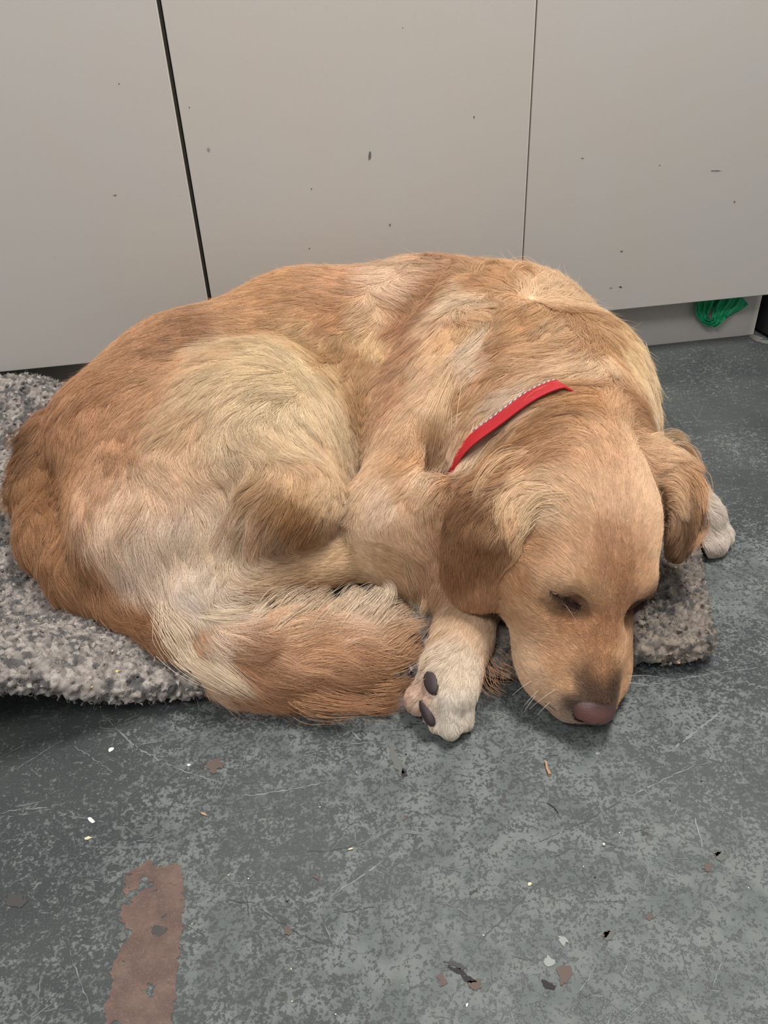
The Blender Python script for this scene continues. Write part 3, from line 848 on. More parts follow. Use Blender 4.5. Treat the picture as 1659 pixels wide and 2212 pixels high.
def grow(p0, n0, length, lift, amp, pull=.35):
    """hair paths that follow the skin and the combing"""
    n_ = len(p0); path = np.zeros((n_, SEG + 1, 3)); path[:, 0] = p0
    f = look(p0); d = unit(wavy(p0, n0, unit(f[:, :3]), amp))
    p = p0.copy(); st = length / SEG
    ph = vnoise(p0, .02, 41) * 12.6
    wv = np.clip((length - .018) / .03, 0, 1) * .38
    for k in range(1, SEG + 1):
        nn = normal(SDF, GLO, VOX, p, .004)
        f = look(p); g = unit(wavy(p, nn, unit(f[:, :3]), amp))
        d = unit(d * .55 + g * .45); d = unit(d - nn * (d * nn).sum(1)[:, None])
        a = wv * np.sin(ph + k * 1.05)
        dd = d * np.cos(a)[:, None] + np.cross(nn, d) * np.sin(a)[:, None]
        p = p + dd * st[:, None]
        s = sample(SDF, GLO, VOX, p)
        want = lift * (k / SEG) ** .7
        c = np.clip(want - s, -pull * st, None)
        p = p + nn * c[:, None]
        p[:, 2] -= np.where(s > lift * 1.5 + .004, st * .10 * k / SEG, 0)
        p[:, 2] = np.maximum(p[:, 2], .0012)
        path[:, k] = p
    return path


def hair_object(name, paths, col, r0, r1, mat, parent, off):
    n_ = len(paths); k = paths.shape[1]
    hc = bpy.data.hair_curves.new(name)
    hc.add_curves([k] * n_)
    hc.attributes['position'].data.foreach_set('vector', (paths - off).astype(np.float32).ravel())
    rad = (r0[:, None] * (1 - np.linspace(0, 1, k)[None] ** 1.6) + r1).astype(np.float32)
    a = hc.attributes.get('radius') or hc.attributes.new('radius', 'FLOAT', 'POINT')
    a.data.foreach_set('value', rad.ravel())
    a = hc.attributes.new('fur', 'FLOAT_COLOR', 'CURVE')
    a.data.foreach_set('color', np.concatenate([col, np.ones((n_, 1))], 1).astype(np.float32).ravel())
    hc.materials.append(mat)
    return link(bpy.data.objects.new(name, hc), parent)


def near_index(pts, q):
    from mathutils.kdtree import KDTree
    kd = KDTree(len(pts))
    for i, c in enumerate(pts): kd.insert(c, i)
    kd.balance()
    return np.array([kd.find(c)[1] for c in q])


# roots, spread over the skin
NH = 480000
tri = np.concatenate([bq[:, [0, 1, 2]], bq[:, [0, 2, 3]]])
A_, B_, C_ = bv[tri[:, 0]], bv[tri[:, 1]], bv[tri[:, 2]]
cr = np.cross(B_ - A_, C_ - A_); ar = np.linalg.norm(cr, axis=1); tnor = cr / np.maximum(ar, 1e-12)[:, None]
mid = (A_ + B_ + C_) / 3
facing = (tnor * unit(CAM + np.array([0, 0, .3]) - mid)).sum(1)
tf = look(mid)
dens = np.where(facing > -.25, 1.0, .22) * np.clip(.026 / np.clip(tf[:, 3] * .001, .004, 1), .8, 3.2)
dens = np.where(tnor[:, 2] < -.75, 0, dens)
dens *= (mid[:, 2] > .006) | (tnor[:, 2] > 0)
w_ = ar * dens; cs = np.cumsum(w_) / w_.sum()
ti = np.searchsorted(cs, rng.random(NH)); u = rng.random(NH); v = rng.random(NH); fl2 = u + v > 1; u[fl2] = 1 - u[fl2]; v[fl2] = 1 - v[fl2]
root = A_[ti] + (B_[ti] - A_[ti]) * u[:, None] + (C_[ti] - A_[ti]) * v[:, None]
# bare skin: nose leather, paw pads, closed eyelids
nose_c = hd(0, .110, -.020)
rn = unit(normal(SDF, GLO, VOX, root, .004))
loc = (root - H0) @ HM / HS
bare = (((loc - np.array([0, .114, -.022])) / np.array([.0185, .013, .014])) ** 2).sum(1) < 1
eye_paths = [hit(SDF, GLO, VOX, q)[0] for q in ([(1183, 1273), (1197, 1281), (1212, 1288), (1229, 1296), (1245, 1303), (1258, 1309)], [(1366, 1316), (1374, 1311), (1383, 1305), (1392, 1297), (1398, 1290)])]
for e_ in eye_paths:
    for q in e_: bare |= ((root - q) ** 2).sum(1) < .0026 ** 2
bare |= pad_zone(root)
root = root[~bare]; rn = rn[~bare]
# collar channel
keep = ~collar_zone(root)
root = root[keep]; rn = rn[keep]
f = look(root)
L_ = f[:, 3] * .001 * rng.uniform(.65, 1.12, len(root)); lift_ = f[:, 4] * .001 * rng.uniform(.3, 1.35, len(root)) + .0004; cl = np.clip(f[:, 5], 0, .95)
amp_ = np.clip((L_ - .006) / .03, .12, 1) * .42
_, rb = blend(root, rn, cp, cn, cval[:, :1]); reg = creg[rb]
# big locks and small tufts
ng = max(1, len(root) // 130); gi = rng.choice(len(root), ng, replace=False)
pull_ = np.where(creg[rb] == REG.index('T'), .10, np.where(np.isin(creg[rb], [REG.index('R'), REG.index('E')]), .22, .33))
guide = grow(root[gi], rn[gi], f[gi, 3] * .001 * 1.05, f[gi, 4] * .0012 + .0006, amp_[gi], pull_[gi])
gown = near_index(root[gi], root)
paths = grow(root, rn, L_, lift_, amp_, pull_)
tt = np.linspace(0, 1, SEG + 1)
cs_ = cl * rng.uniform(.55, 1.0, len(root))
G = guide[gown]; offr = root - root[gi][gown]
tgt = G + offr[:, None, :] * (1 - tt[None, :, None] ** 1.1 * .86)
paths = paths + (tgt - paths) * (cs_[:, None] * tt[None] ** 1.25)[:, :, None]
ng2 = max(1, len(root) // 14); g2 = rng.choice(len(root), ng2, replace=False)
own2 = near_index(root[g2], root)
tgt = paths[g2][own2] + (root - root[g2][own2])[:, None, :] * (1 - tt[None, :, None] ** 1.2 * .8)
c2 = np.clip(.25 + cl * .6, 0, .8) * rng.uniform(.4, 1, len(root))
paths = paths + (tgt - paths) * (c2[:, None] * tt[None] ** 1.5)[:, :, None]
# stray hairs
stray = rng.random(len(root)) < .03
jit = rng.normal(size=(len(root), 3)) * (L_ * np.where(stray, .16, .03))[:, None]
paths = paths + jit[:, None, :] * (tt[None] ** 2)[:, :, None]
# nothing sinks into the skin
flat = paths[:, 1:].reshape(-1, 3)
s_ = sample(SDF, GLO, VOX, flat); m_ = s_ < .0005
flat[m_] += normal(SDF, GLO, VOX, flat[m_], .004) * (.0005 - s_[m_])[:, None]
flat[:, 2] = np.maximum(flat[:, 2], .001)
paths[:, 1:] = flat.reshape(len(root), SEG, 3)

ALB = 1.0
base_c = look((root + paths[:, 3]) / 2)[:, 6:9]
lockv = rng.normal(size=ng)[gown]; tuft = rng.normal(size=ng2)[own2]
tone = 1 + .075 * lockv * np.clip(L_ / .03, .3, 1) + .07 * tuft + .07 * rng.normal(size=len(root))
streak = vnoise(root * np.array([1, 1, 1.0]), .022, 51) * .6 + vnoise(root, .009, 52) * .4
tone *= 1 + (streak - .5) * .28 * np.clip(L_ / .03, .35, 1)
tone = np.clip(tone, .55, 1.45)
pale = np.array([1.0, 1.03, 1.09])
hcol = base_c * tone[:, None] * pale ** ((tone - 1) * 1.8)[:, None]
hcol = np.maximum(hcol, .01); hcol *= np.minimum(1, .88 / hcol.max(1))[:, None]


def fur_material(name):
    m, nt, b = nmat(name)
    at = nt.nodes.new('ShaderNodeAttribute'); at.attribute_name = 'fur'
    nt.links.new(at.outputs['Color'], b.inputs['Base Color'])
    b.inputs['Roughness'].default_value = .5; b.inputs['Specular IOR Level'].default_value = .25
    tr = nt.nodes.new('ShaderNodeBsdfTranslucent'); nt.links.new(at.outputs['Color'], tr.inputs['Color'])
    mx = nt.nodes.new('ShaderNodeMixShader'); mx.inputs[0].default_value = .18
    nt.links.new(b.outputs[0], mx.inputs[1]); nt.links.new(tr.outputs[0], mx.inputs[2])
    nt.links.new(mx.outputs[0], nt.nodes['Material Output'].inputs['Surface'])
    return m


mat_fur = fur_material('golden_fur')
rad0 = np.clip(.00009 + L_ * .0024, .00009, .00017) * rng.uniform(.75, 1.2, len(root))
for _k in range(1): pass
hair_sets = {}
for k, nm, lab in [('B', 'coat', None), ('H', 'head_fur', None), ('E', 'ear_fur', 'darker russet ear hair'), ('R', 'ear_fur', None), ('L', 'paw_fur', 'cream hair of the near front leg and paw'),
                   ('P', 'paw_fur', 'white hair on the outstretched far paw'), ('F', 'hind_leg_fur', None), ('T', 'tail_feathering', 'long reddish tail hair with pale fringe')]:
    s = reg == REG.index(k)
    if not s.any(): continue
    o = hair_object(nm, paths[s], hcol[s], rad0[s], .00003, mat_fur, dog, DOGI)
    if lab: o['label'] = lab
# skin takes the colour of the coat above it
sk = look(bv)[:, 6:9] * .85
ls = (bv - H0) @ HM / HS
n_ = (((ls - np.array([0, .114, -.022])) / np.array([.022, .016, .017])) ** 2).sum(1) < 1
sk[n_] = srgb(60, 44, 40)
set_col(body, 'fur', np.clip(sk, 0, 1))
body.data.materials.clear(); body.data.materials.append(attr_mat('dog_skin_tinted', 'fur', .8, .1))


# ------------------------------------------------------------------ collar, nose, lids, pads, whiskers
def tube_mesh(path, rad, sides=8, closed=False):
    path = np.array(path); n = len(path); rad = np.broadcast_to(rad, (n,))
    v, f = [], []
    up = np.array([0, 0, 1.0])
    for i in range(n):
        t = path[(i + 1) % n if closed else min(i + 1, n - 1)] - path[i - 1 if (closed or i) else 0]
        t = t / max(np.linalg.norm(t), 1e-9); a = np.cross(t, up)
        if np.linalg.norm(a) < .1: a = np.cross(t, [1, 0, 0])
        a /= np.linalg.norm(a); b = np.cross(t, a)
        for k in range(sides):
            th = 2 * math.pi * k / sides; v.append(path[i] + (a * math.cos(th) + b * math.sin(th)) * rad[i])
    for i in range(n if closed else n - 1):
        for k in range(sides):
            j = (i + 1) % n; f.append((i * sides + k, j * sides + k, j * sides + (k + 1) % sides, i * sides + (k + 1) % sides))
    if not closed:
        f.append(tuple(range(sides))[::-1]); f.append(tuple((n - 1) * sides + k for k in range(sides)))
    return v, f


def ring_band(h0, h1, th, lift=0.0):
    n = len(CR_); v = []
    for i in range(n):
        a = 2 * math.pi * i / n; d = CE1 * math.cos(a) + CE2 * math.sin(a)
        for h, r in ((h0, lift), (h1, lift), (h1, lift + th), (h0, lift + th)):
            v.append(CC + CN_ * h + d * (CR_[i] + r) - DOGI)
    f = [(i * 4 + k, i * 4 + (k + 1) % 4, ((i + 1) % n) * 4 + (k + 1) % 4, ((i + 1) % n) * 4 + k) for i in range(n) for k in range(4)]
    return v, f


def webbing():
    m, nt, b = nmat('red_webbing'); t = NT(nt)
    pos = t.n('ShaderNodeTexCoord').outputs['Object']
    w = t.n('ShaderNodeTexWave'); t.set(w, 'Vector', t.mapping(pos, rot=(.3, .5, .6))); w.inputs['Scale'].default_value = 190
    c = t.mix(w.outputs['Fac'], srgb(158, 16, 30), srgb(196, 34, 44)); nt.links.new(c, b.inputs['Base Color'])
    b.inputs['Roughness'].default_value = .5
    bp = t.n('ShaderNodeBump'); bp.inputs['Strength'].default_value = .4; bp.inputs['Distance'].default_value = .0006
    nt.links.new(w.outputs['Fac'], bp.inputs['Height']); nt.links.new(bp.outputs[0], b.inputs['Normal'])
    return m


v, f = ring_band(-CW, CW, .0022, .0008)
col_o = mesh_obj('collar', v, f, webbing(), dog, smooth=True); col_o['label'] = 'red woven nylon collar'
md = col_o.modifiers.new('bevel', 'BEVEL'); md.width = .0006; md.segments = 2
m, nt, b = nmat('striped_piping'); t = NT(nt)
w = t.n('ShaderNodeTexWave'); t.set(w, 'Vector', t.mapping(t.n('ShaderNodeTexCoord').outputs['Object'], rot=(0, 0, .7))); w.inputs['Scale'].default_value = 95
nt.links.new(t.mix(t.step(w.outputs['Fac'], .45, .55), srgb(205, 205, 205), srgb(84, 90, 104)), b.inputs['Base Color'])
n = len(CR_)
side = 1.0
pp = [CC + CN_ * (CW + .0012) * side + (CE1 * math.cos(2 * math.pi * i / n) + CE2 * math.sin(2 * math.pi * i / n)) * (CR_[i] + .0020) - DOGI for i in range(n)]
v, f = tube_mesh(pp, .0013, 8, True)
o = mesh_obj('collar_piping', v, f, m, col_o); o['label'] = 'grey and white striped edge piping'

# nose: leather pad with nostrils
nf = np.full((64, 64, 64), .02, dtype=np.float32)


def nose_mesh():
    lo = np.array([-.026, .086, -.046]); vx = .0009
    n_ = np.array([58, 44, 52])
    X, Y, Z = np.meshgrid(*[lo[k] + vx * np.arange(n_[k]) for k in range(3)], indexing='ij')
    def ell(c, r):
        k0 = np.sqrt(((X - c[0]) / r[0]) ** 2 + ((Y - c[1]) / r[1]) ** 2 + ((Z - c[2]) / r[2]) ** 2)
        k1 = np.sqrt(((X - c[0]) / r[0] ** 2) ** 2 + ((Y - c[1]) / r[1] ** 2) ** 2 + ((Z - c[2]) / r[2] ** 2) ** 2)
        return k0 * (k0 - 1) / np.maximum(k1, 1e-6)
    d = smin(ell((0, .106, -.022), (.0175, .015, .0125)), ell((0, .1085, -.031), (.009, .010, .010)), .006)
    for s in (-1, 1):
        d = smin(d, ell((s * .0115, .105, -.026), (.0085, .012, .009)), .004)
        c = ell((s * .0085, .120, -.0265), (.0032, .006, .0024)); d = -smin(-d, c, .002)
        c = ell((s * .0155, .114, -.0295), (.006, .006, .0013)); d = -smin(-d, c, .002)
    c = ell((0, .122, -.028), (.0009, .006, .010)); d = -smin(-d, c, .0015)
    global GLO, VOX
    a, b_ = GLO, VOX; GLO, VOX = lo, vx
    v_, q_ = surface_nets(d.astype(np.float32)); GLO, VOX = a, b_
    v_ = smooth(v_, q_, 2)
    return np.array([H0 + HM @ p * HS for p in v_]) - DOGI, q_, v_


nv, nq, nl = nose_mesh()
m, nt, b = nmat('nose_leather'); t = NT(nt)
at = nt.nodes.new('ShaderNodeAttribute'); at.attribute_name = 'Col'; nt.links.new(at.outputs['Color'], b.inputs['Base Color'])
b.inputs['Roughness'].default_value = .42
vo = t.n('ShaderNodeTexVoronoi'); t.set(vo, 'Vector', t.n('ShaderNodeTexCoord').outputs['Object']); vo.inputs['Scale'].default_value = 1100
bp = t.n('ShaderNodeBump'); bp.inputs['Strength'].default_value = .5; bp.inputs['Distance'].default_value = .0004
nt.links.new(vo.outputs['Distance'], bp.inputs['Height']); nt.links.new(bp.outputs[0], b.inputs['Normal'])
no = big_mesh('nose', nv, nq, m, dog); no['label'] = 'pinkish brown nose with darker rim'
pk = np.clip(1.25 - ((nl[:, 0] / .0185) ** 2 + ((nl[:, 2] + .024) / .0130) ** 2), 0, 1)[:, None] ** .6
set_col(no, 'Col', np.array(srgb(48, 36, 36)) * (1 - pk) + np.array(srgb(126, 84, 76)) * pk)

mat_lid = plain('eyelid_skin', srgb(34, 24, 21), .45)
lash = []
for e_, th in zip(eye_paths, (.0034, .0024)):
    e_ = np.array(e_)
    k = len(e_); fine = np.stack([np.interp(np.linspace(0, k - 1, 24), np.arange(k), e_[:, q]) for q in range(3)], 1)
    nn = normal(SDF, GLO, VOX, fine, .005)
    fine = fine - nn * (sample(SDF, GLO, VOX, fine) + .0001)[:, None]
    v, f = [], []
    for i in range(24):
        tg = fine[min(i + 1, 23)] - fine[max(i - 1, 0)]; tg /= np.linalg.norm(tg); sd = np.cross(nn[i], tg)
        wd = th * math.sin(.12 + (math.pi - .35) * (i / 23) ** 1.3) ** .8
        for a in range(10):
            q = 2 * math.pi * a / 10; v.append(fine[i] + sd * math.cos(q) * wd + nn[i] * math.sin(q) * .0008 - DOGI)
    f = [(i * 10 + a, (i + 1) * 10 + a, (i + 1) * 10 + (a + 1) % 10, i * 10 + (a + 1) % 10) for i in range(23) for a in range(10)] + [tuple(range(10)), tuple(230 + a for a in range(10))[::-1]]
    o = mesh_obj('eyelid', v, f, mat_lid, dog); o['label'] = 'dark closed eyelid rim'
    for _ in range(130):
        i = rng.integers(2, 22); p = fine[i]; dn_ = pix(0, 0, 0) * 0
        d = unit((HM @ np.array([rng.normal() * .35, 1.0, -.15]))[None])[0] * rng.uniform(.004, .009)
        t_ = np.linspace(0, 1, SEG + 1)[:, None]; lash.append(p + nn[i] * .0008 + d * t_ + nn[i] * .002 * t_ * (1 - t_))
o = hair_object('eyelashes', np.array(lash), np.tile(np.array(srgb(60, 44, 36)), (len(lash), 1)), np.full(len(lash), .00012), .00003, mat_fur, dog, DOGI)

# dark lip edge along the near side of the muzzle
lp = [(1098, 1378), (1105, 1410), (1112, 1440), (1126, 1472), (1146, 1498), (1172, 1522), (1204, 1545), (1238, 1561), (1268, 1570)]
q_, k_ = hit(SDF, GLO, VOX, [(x + 5, y - 5) for x, y in lp])
q_ = q_[k_]; q_ = q_ - normal(SDF, GLO, VOX, q_, .005) * .0003
q_ = np.stack([np.interp(np.linspace(0, len(q_) - 1, 40), np.arange(len(q_)), q_[:, c]) for c in range(3)], 1)
v, f = tube_mesh(q_ - DOGI, .0011 * np.sin(np.linspace(.1, math.pi - .1, 40)) ** .5)
o = mesh_obj('lip', v, f, plain('lip_skin', srgb(48, 36, 34), .5), dog); o['label'] = 'dark edge of the lip'
mat_pad = plain('paw_pad_leather', srgb(58, 46, 46), .65)
for a, b_, wd, ln in PAD_P:
    c = (a + b_) / 2; n0 = normal(SDF, GLO, VOX, c[None], .005)[0]
    c = c - n0 * sample(SDF, GLO, VOX, c[None])[0]
    y = b_ - a; y -= n0 * y.dot(n0); y /= np.linalg.norm(y); x = np.cross(y, n0)
    v, f = [], []
    NU, NV = 20, 12
    for i in range(NV + 1):
        ph = -math.pi / 2 + math.pi * i / NV
        for j in range(NU):
            th = 2 * math.pi * j / NU
            ex = lambda q, e: math.copysign(abs(q) ** e, q)
            v.append(c - n0 * .0005 + x * ex(math.cos(ph), .7) * math.cos(th) * wd * .5 + y * ex(math.cos(ph), .7) * math.sin(th) * ln * .55 + n0 * math.sin(ph) * .0050 - DOGI)
    for i in range(NV):
        for j in range(NU): f.append((i * NU + j, i * NU + (j + 1) % NU, (i + 1) * NU + (j + 1) % NU, (i + 1) * NU + j))
    o = mesh_obj('paw_pad', v, f, mat_pad, dog); o['label'] = 'dark grey-brown paw pad'

# whiskers
wp = []
for (x, y, dx, dy, ln) in [(1150, 1470, -60, 30, .022), (1165, 1490, -60, 40, .020), (1160, 1500, -50, 50, .02), (1190, 1515, -60, 40, .018), (1352, 1462, 40, -20, .035), (1354, 1475, 45, -10, .03), (1200, 1490, -70, 30, .03),
                           (1195, 1300, 70, -14, .024), (1215, 1300, 40, 30, .02)]:
    q, k = hit(SDF, GLO, VOX, [(x, y)])
    if not k[0]: continue
    p = q[0]; n0 = normal(SDF, GLO, VOX, q, .005)[0]
    tip = pix(x + dx, y + dy, p[2] - .004) - p; tip = tip / np.linalg.norm(tip) + n0 * .5; tip /= np.linalg.norm(tip)
    tt_ = np.linspace(0, 1, SEG + 1)[:, None]
    pt = p + tip * tt_ * ln + np.array([0, 0, -1]) * tt_ ** 2 * ln * .25
    pt[:, 2] = np.maximum(pt[:, 2], .001)
    wp.append(pt)
wp = np.array(wp)
o = hair_object('whiskers', wp, np.tile(np.array([.75, .68, .58]), (len(wp), 1)), np.full(len(wp), .00011), .00004, mat_fur, dog, DOGI)


# ------------------------------------------------------------------ single long locks
LOCKS = """T 420 13 222 200 172 4 8|330 1300 380 1362 430 1412 500 1470 565 1502
T 300 13 224 202 176 4 8|370 1290 400 1365 445 1428 520 1472
T 300 7 226 206 178 6 7|430 1325 500 1345 545 1330 562 1292 600 1262
T 260 12 222 198 170 4 9|560 1350 615 1312 650 1282 665 1262
T 260 12 214 190 162 4 10|600 1372 660 1330 700 1290 716 1258
T 280 13 218 194 166 4 10|680 1372 740 1322 775 1278 782 1248
T 280 13 220 198 172 4 10|740 1372 800 1322 836 1276 834 1244
T 280 12 210 184 156 4 9|800 1374 860 1328 892 1292 900 1258
T 260 12 196 156 120 4 8|810 1402 875 1362 928 1342
T 260 11 176 130 92 4 8|790 1430 862 1420 922 1402
T 260 11 168 120 84 4 7|780 1480 850 1482 908 1468
T 260 10 158 108 74 3 4|760 1505 830 1518 884 1512
T 320 12 162 112 76 3 3|620 1500 720 1524 830 1526
T 300 14 214 178 142 4 10|560 1390 660 1372 760 1372 850 1352
B 260 14 220 184 142 5 7|985 800 945 880 925 960 915 1020 885 1058 852 1066
B 150 11 220 190 154 4 6|965 860 945 930 938 1000 905 1055
B 150 10 204 156 112 4 5|1020 800 985 860 965 920 955 980
E 130 9 222 190 150 3 6|1235 1076 1175 1086 1134 1116 1114 1164
E 130 8 218 186 146 3 6|1212 1100 1156 1110 1122 1142 1098 1188
E 260 10 186 140 98 5 6|1150 950 1090 985 1040 1020 1000 1062
E 220 9 206 166 124 5 6|1150 985 1090 1010 1050 1050 1030 1090
R 180 8 214 176 134 5 9|1425 948 1462 942 1490 958
R 180 8 206 164 122 5 10|1445 968 1490 985 1514 1022
R 180 7 176 132 92 4 8|1480 1020 1516 1060 1522 1112
R 160 7 164 120 84 4 6|1490 1080 1505 1140 1490 1195
B 140 8 126 86 56 3 10|70 935 36 950 14 975
B 160 8 120 80 52 3 8|75 990 30 1005 12 1040
T 160 8 140 96 62 4 9|60 1040 24 1070 20 1120
B 200 8 204 170 134 3 5|880 1215 902 1268 925 1300 950 1330
B 180 8 198 160 122 3 5|942 1232 932 1290 908 1330
B 140 9 200 156 112 4 12|1030 612 1052 584 1090 574
B 120 9 206 160 118 4 12|1105 606 1132 592 1158 606
B 160 9 232 210 176 4 7|1360 720 1388 770 1398 830
L 200 7 214 182 146 3 4|975 1360 945 1390 920 1402
L 180 6 224 198 170 3 4|960 1420 930 1438 905 1450
L 40 12 150 98 66 1 1|1048 1402 1062 1440 1098 1460 1120 1470
L 40 12 156 104 70 1 1|1040 1432 1058 1478 1092 1504"""


def lock_paths(line):
    head_, pts_ = line.split('|'); h = head_.split(); g = [float(a) for a in pts_.split()]
    xy = [(g[i], g[i + 1]) for i in range(0, len(g), 2)]
    nh, spread, z0, z1 = int(h[1]), float(h[2]) * .001, float(h[6]) * .001, float(h[7]) * .001
    P_, K_ = hit(SDF, GLO, VOX, xy); N_ = normal(SDF, GLO, VOX, P_, .006)
    last = None
    for i, (x, y) in enumerate(xy):
        if not K_[i]:
            zz = P_[i - 1][2] if i else .1
            P_[i] = pix(x, y, max(.006, zz * .93)); N_[i] = N_[i - 1] * .2
    hh = np.linspace(z0, z1, len(xy))
    P_ = P_ + N_ * hh[:, None]
    for i in range(1, len(P_)):                        # keep the lock from jumping in depth
        st = P_[i] - P_[i - 1]; L0 = np.linalg.norm(st)
        if L0 > .045: P_[i] = pix(xy[i][0], xy[i][1], P_[i - 1][2] * .97)
    k = len(P_); ax = np.linspace(0, k - 1, SEG * 3 + 1)
    c = []
    for a in ax:
        i = min(int(a), k - 2); u_ = a - i
        p0, p1, p2, p3 = P_[max(i - 1, 0)], P_[i], P_[i + 1], P_[min(i + 2, k - 1)]
        c.append(.5 * ((2 * p1) + (-p0 + p2) * u_ + (2 * p0 - 5 * p1 + 4 * p2 - p3) * u_ ** 2 + (-p0 + 3 * p1 - 3 * p2 + p3) * u_ ** 3))
    c = np.array(c); view = unit((CAM - c))
    tg = unit(np.gradient(c, axis=0)); sd = unit(np.cross(tg, view))
    out = []
    for _ in range(int(nh * .62)):
        a0 = rng.uniform(0, .5); a1 = rng.uniform(.62, 1.0); fan = rng.normal() * .5
        q = np.linspace(a0, a1, SEG + 1) * (len(c) - 1); i0 = np.clip(q.astype(int), 0, len(c) - 2); w0 = (q - i0)[:, None]
        b = c[i0] * (1 - w0) + c[i0 + 1] * w0; s1 = sd[i0]; n1 = view[i0]
        qq = q / (len(c) - 1); prof = ((1.05 - .75 * qq ** 1.3) * (.35 + .65 * np.clip(qq / .3, 0, 1)))[:, None]
        o1 = rng.normal() * spread * .75; o2 = rng.normal() * spread * .22
        wob = np.sin(q / 3.0 + rng.uniform(0, 6))[:, None] * spread * .10
        b = b + s1 * (o1 * prof + wob + fan * spread * .6 * (qq[:, None] - a0) ** 2) + n1 * (o2 * prof - .004 * a0 - .001)
        b[:, 2] = np.maximum(b[:, 2], .0015)
        out.append(b)
    col = np.array(srgb(*map(float, h[3:6]))) ** .72
    col *= np.array([1.0, .965, .91]); col *= min(1, .82 / col.max())
    tn_ = 1 + rng.normal(size=len(out)) * .13
    return h[0], np.array(out), np.clip(col[None] * tn_[:, None], .01, .9)


lk = {}
for line in LOCKS.split('\n'):
    k, pth, cl_ = lock_paths(line)
    lk.setdefault(k, []).append((pth, cl_))
for k, nm, par in (('T', 'tail_fringe', None), ('B', 'ruff_locks', None), ('E', 'ear_locks', None), ('R', 'ear_locks', None), ('L', 'leg_feathering', None)):
    pth = np.concatenate([a for a, _ in lk[k]]); cl_ = np.concatenate([b for _, b in lk[k]])
    hair_object(nm, pth, cl_, rng.uniform(.00010, .00018, len(pth)), .00003, mat_fur, dog, DOGI)

hair_object('wool_fibres', FUZZ, FUZZC, np.full(len(FUZZ), .00011), .00004, mat_fur, fleece, np.zeros(3))['kind'] = 'stuff'


# ------------------------------------------------------------------ marks worn into the floor
def inside_poly(px, py, poly):
    c = np.zeros(px.shape, dtype=bool); n = len(poly); j = n - 1
    for i in range(n):
        xi, yi = poly[i]; xj, yj = poly[j]
        c ^= ((yi > py) != (yj > py)) & (px < (xj - xi) * (py - yi) / ((yj - yi) + 1e-12) + xi)
        j = i
    return c


def patch(name, pixels, mat, z=.0004, step=.0009, rag=.002, holes=.0, parent=None, seed=1):
    """ragged layer of paint lying on the floor inside an outline"""
    poly = np.array([pix(x, y)[:2] for x, y in pixels]); lo = poly.min(0) - .004; hi = poly.max(0) + .004
    nx, ny = np.ceil((hi - lo) / step).astype(int)
    X, Y = np.meshgrid(lo[0] + step * (np.arange(nx) + .5), lo[1] + step * (np.arange(ny) + .5), indexing='ij')
    P3 = np.stack([X.ravel(), Y.ravel(), np.zeros(X.size)], 1)
    wx = (vnoise(P3, .012, seed) - .5) * rag * 2 + (vnoise(P3, .004, seed + 1) - .5) * rag * 1.4 + (vnoise(P3, .0018, seed + 5) - .5) * rag; wy = (vnoise(P3, .010, seed + 2) - .5) * rag * 2 + (vnoise(P3, .004, seed + 3) - .5) * rag * 1.4
    keep = inside_poly(P3[:, 0] + wx, P3[:, 1] + wy, poly)
    if holes: keep &= (vnoise(P3, .016, seed + 4) * .5 + vnoise(P3, .006, seed + 6) * .33 + vnoise(P3, .0025, seed + 7) * .17) < 1 - holes
    keep = keep.reshape(nx, ny); ids = {}; v, f = [], []
    def vid(i, j):
        if (i, j) not in ids: ids[(i, j)] = len(v); v.append((lo[0] + i * step, lo[1] + j * step, z))
        return ids[(i, j)]
    for i, j in np.argwhere(keep): f.append((vid(i, j), vid(i + 1, j), vid(i + 1, j + 1), vid(i, j + 1)))
    return mesh_obj(name, v, f, mat, parent, smooth=False) if f else None


m, nt, b = nmat('worn_brown_paint'); t = NT(nt); pos = t.n('ShaderNodeNewGeometry').outputs['Position']
c = t.mix(t.step(t.noise(pos, 60, 5, .6), .35, .7), srgb(90, 70, 62), srgb(108, 86, 76))
c = t.mix(t.math('MULTIPLY', t.step(t.noise(t.mapping(pos, rot=(0, 0, .3), scale=(1, 4, 1)), 70, 4, .65), .60, .66), .7), c, srgb(82, 64, 58))
c = t.mix(t.math('MULTIPLY', t.step(t.noise(pos, 800, 2), .5, .8), .25), c, srgb(150, 130, 120))
nt.links.new(c, b.inputs['Base Color']); b.inputs['Roughness'].default_value = .6
strip = patch('floor_marking', [(270, 1898), (300, 1872), (325, 1854), (346, 1874), (360, 1868), (392, 1869), (400, 1900), (398, 1950), (392, 2010), (388, 2070), (380, 2130), (374, 2230), (368, 2400), (352, 2700),
                                (150, 2700), (200, 2400), (228, 2212), (236, 2150), (246, 2090), (250, 2056), (288, 2012), (262, 1985), (268, 1930)], m, .0004, .0009, .0022, .33)
tag(strip, 'worn reddish brown strip of old marking on the floor at lower left', 'floor marking')
mat_brown = plain('bare_brown', srgb(92, 78, 71), .7); mat_black = plain('dark_pit', srgb(44, 41, 39), .8); mat_pale = plain('pale_residue', srgb(134, 138, 132), .5)
mat_crack = plain('grey_filler', srgb(98, 98, 92), .8); mat_dk = plain('dark_paint', srgb(66, 64, 62), .7)


def blob(cx, cy, rx, ry, ang=0, n=14, j=.25, seed=0):
    rr = np.random.default_rng(seed + int(cx * 7 + cy)); o = []
    for i in range(n):
        a = 2 * math.pi * i / n; k = 1 + rr.uniform(-j, j)
        x, y = rx * math.cos(a) * k, ry * math.sin(a) * k
        o.append((cx + x * math.cos(ang) - y * math.sin(ang), cy + x * math.sin(ang) + y * math.cos(ang)))
    return o


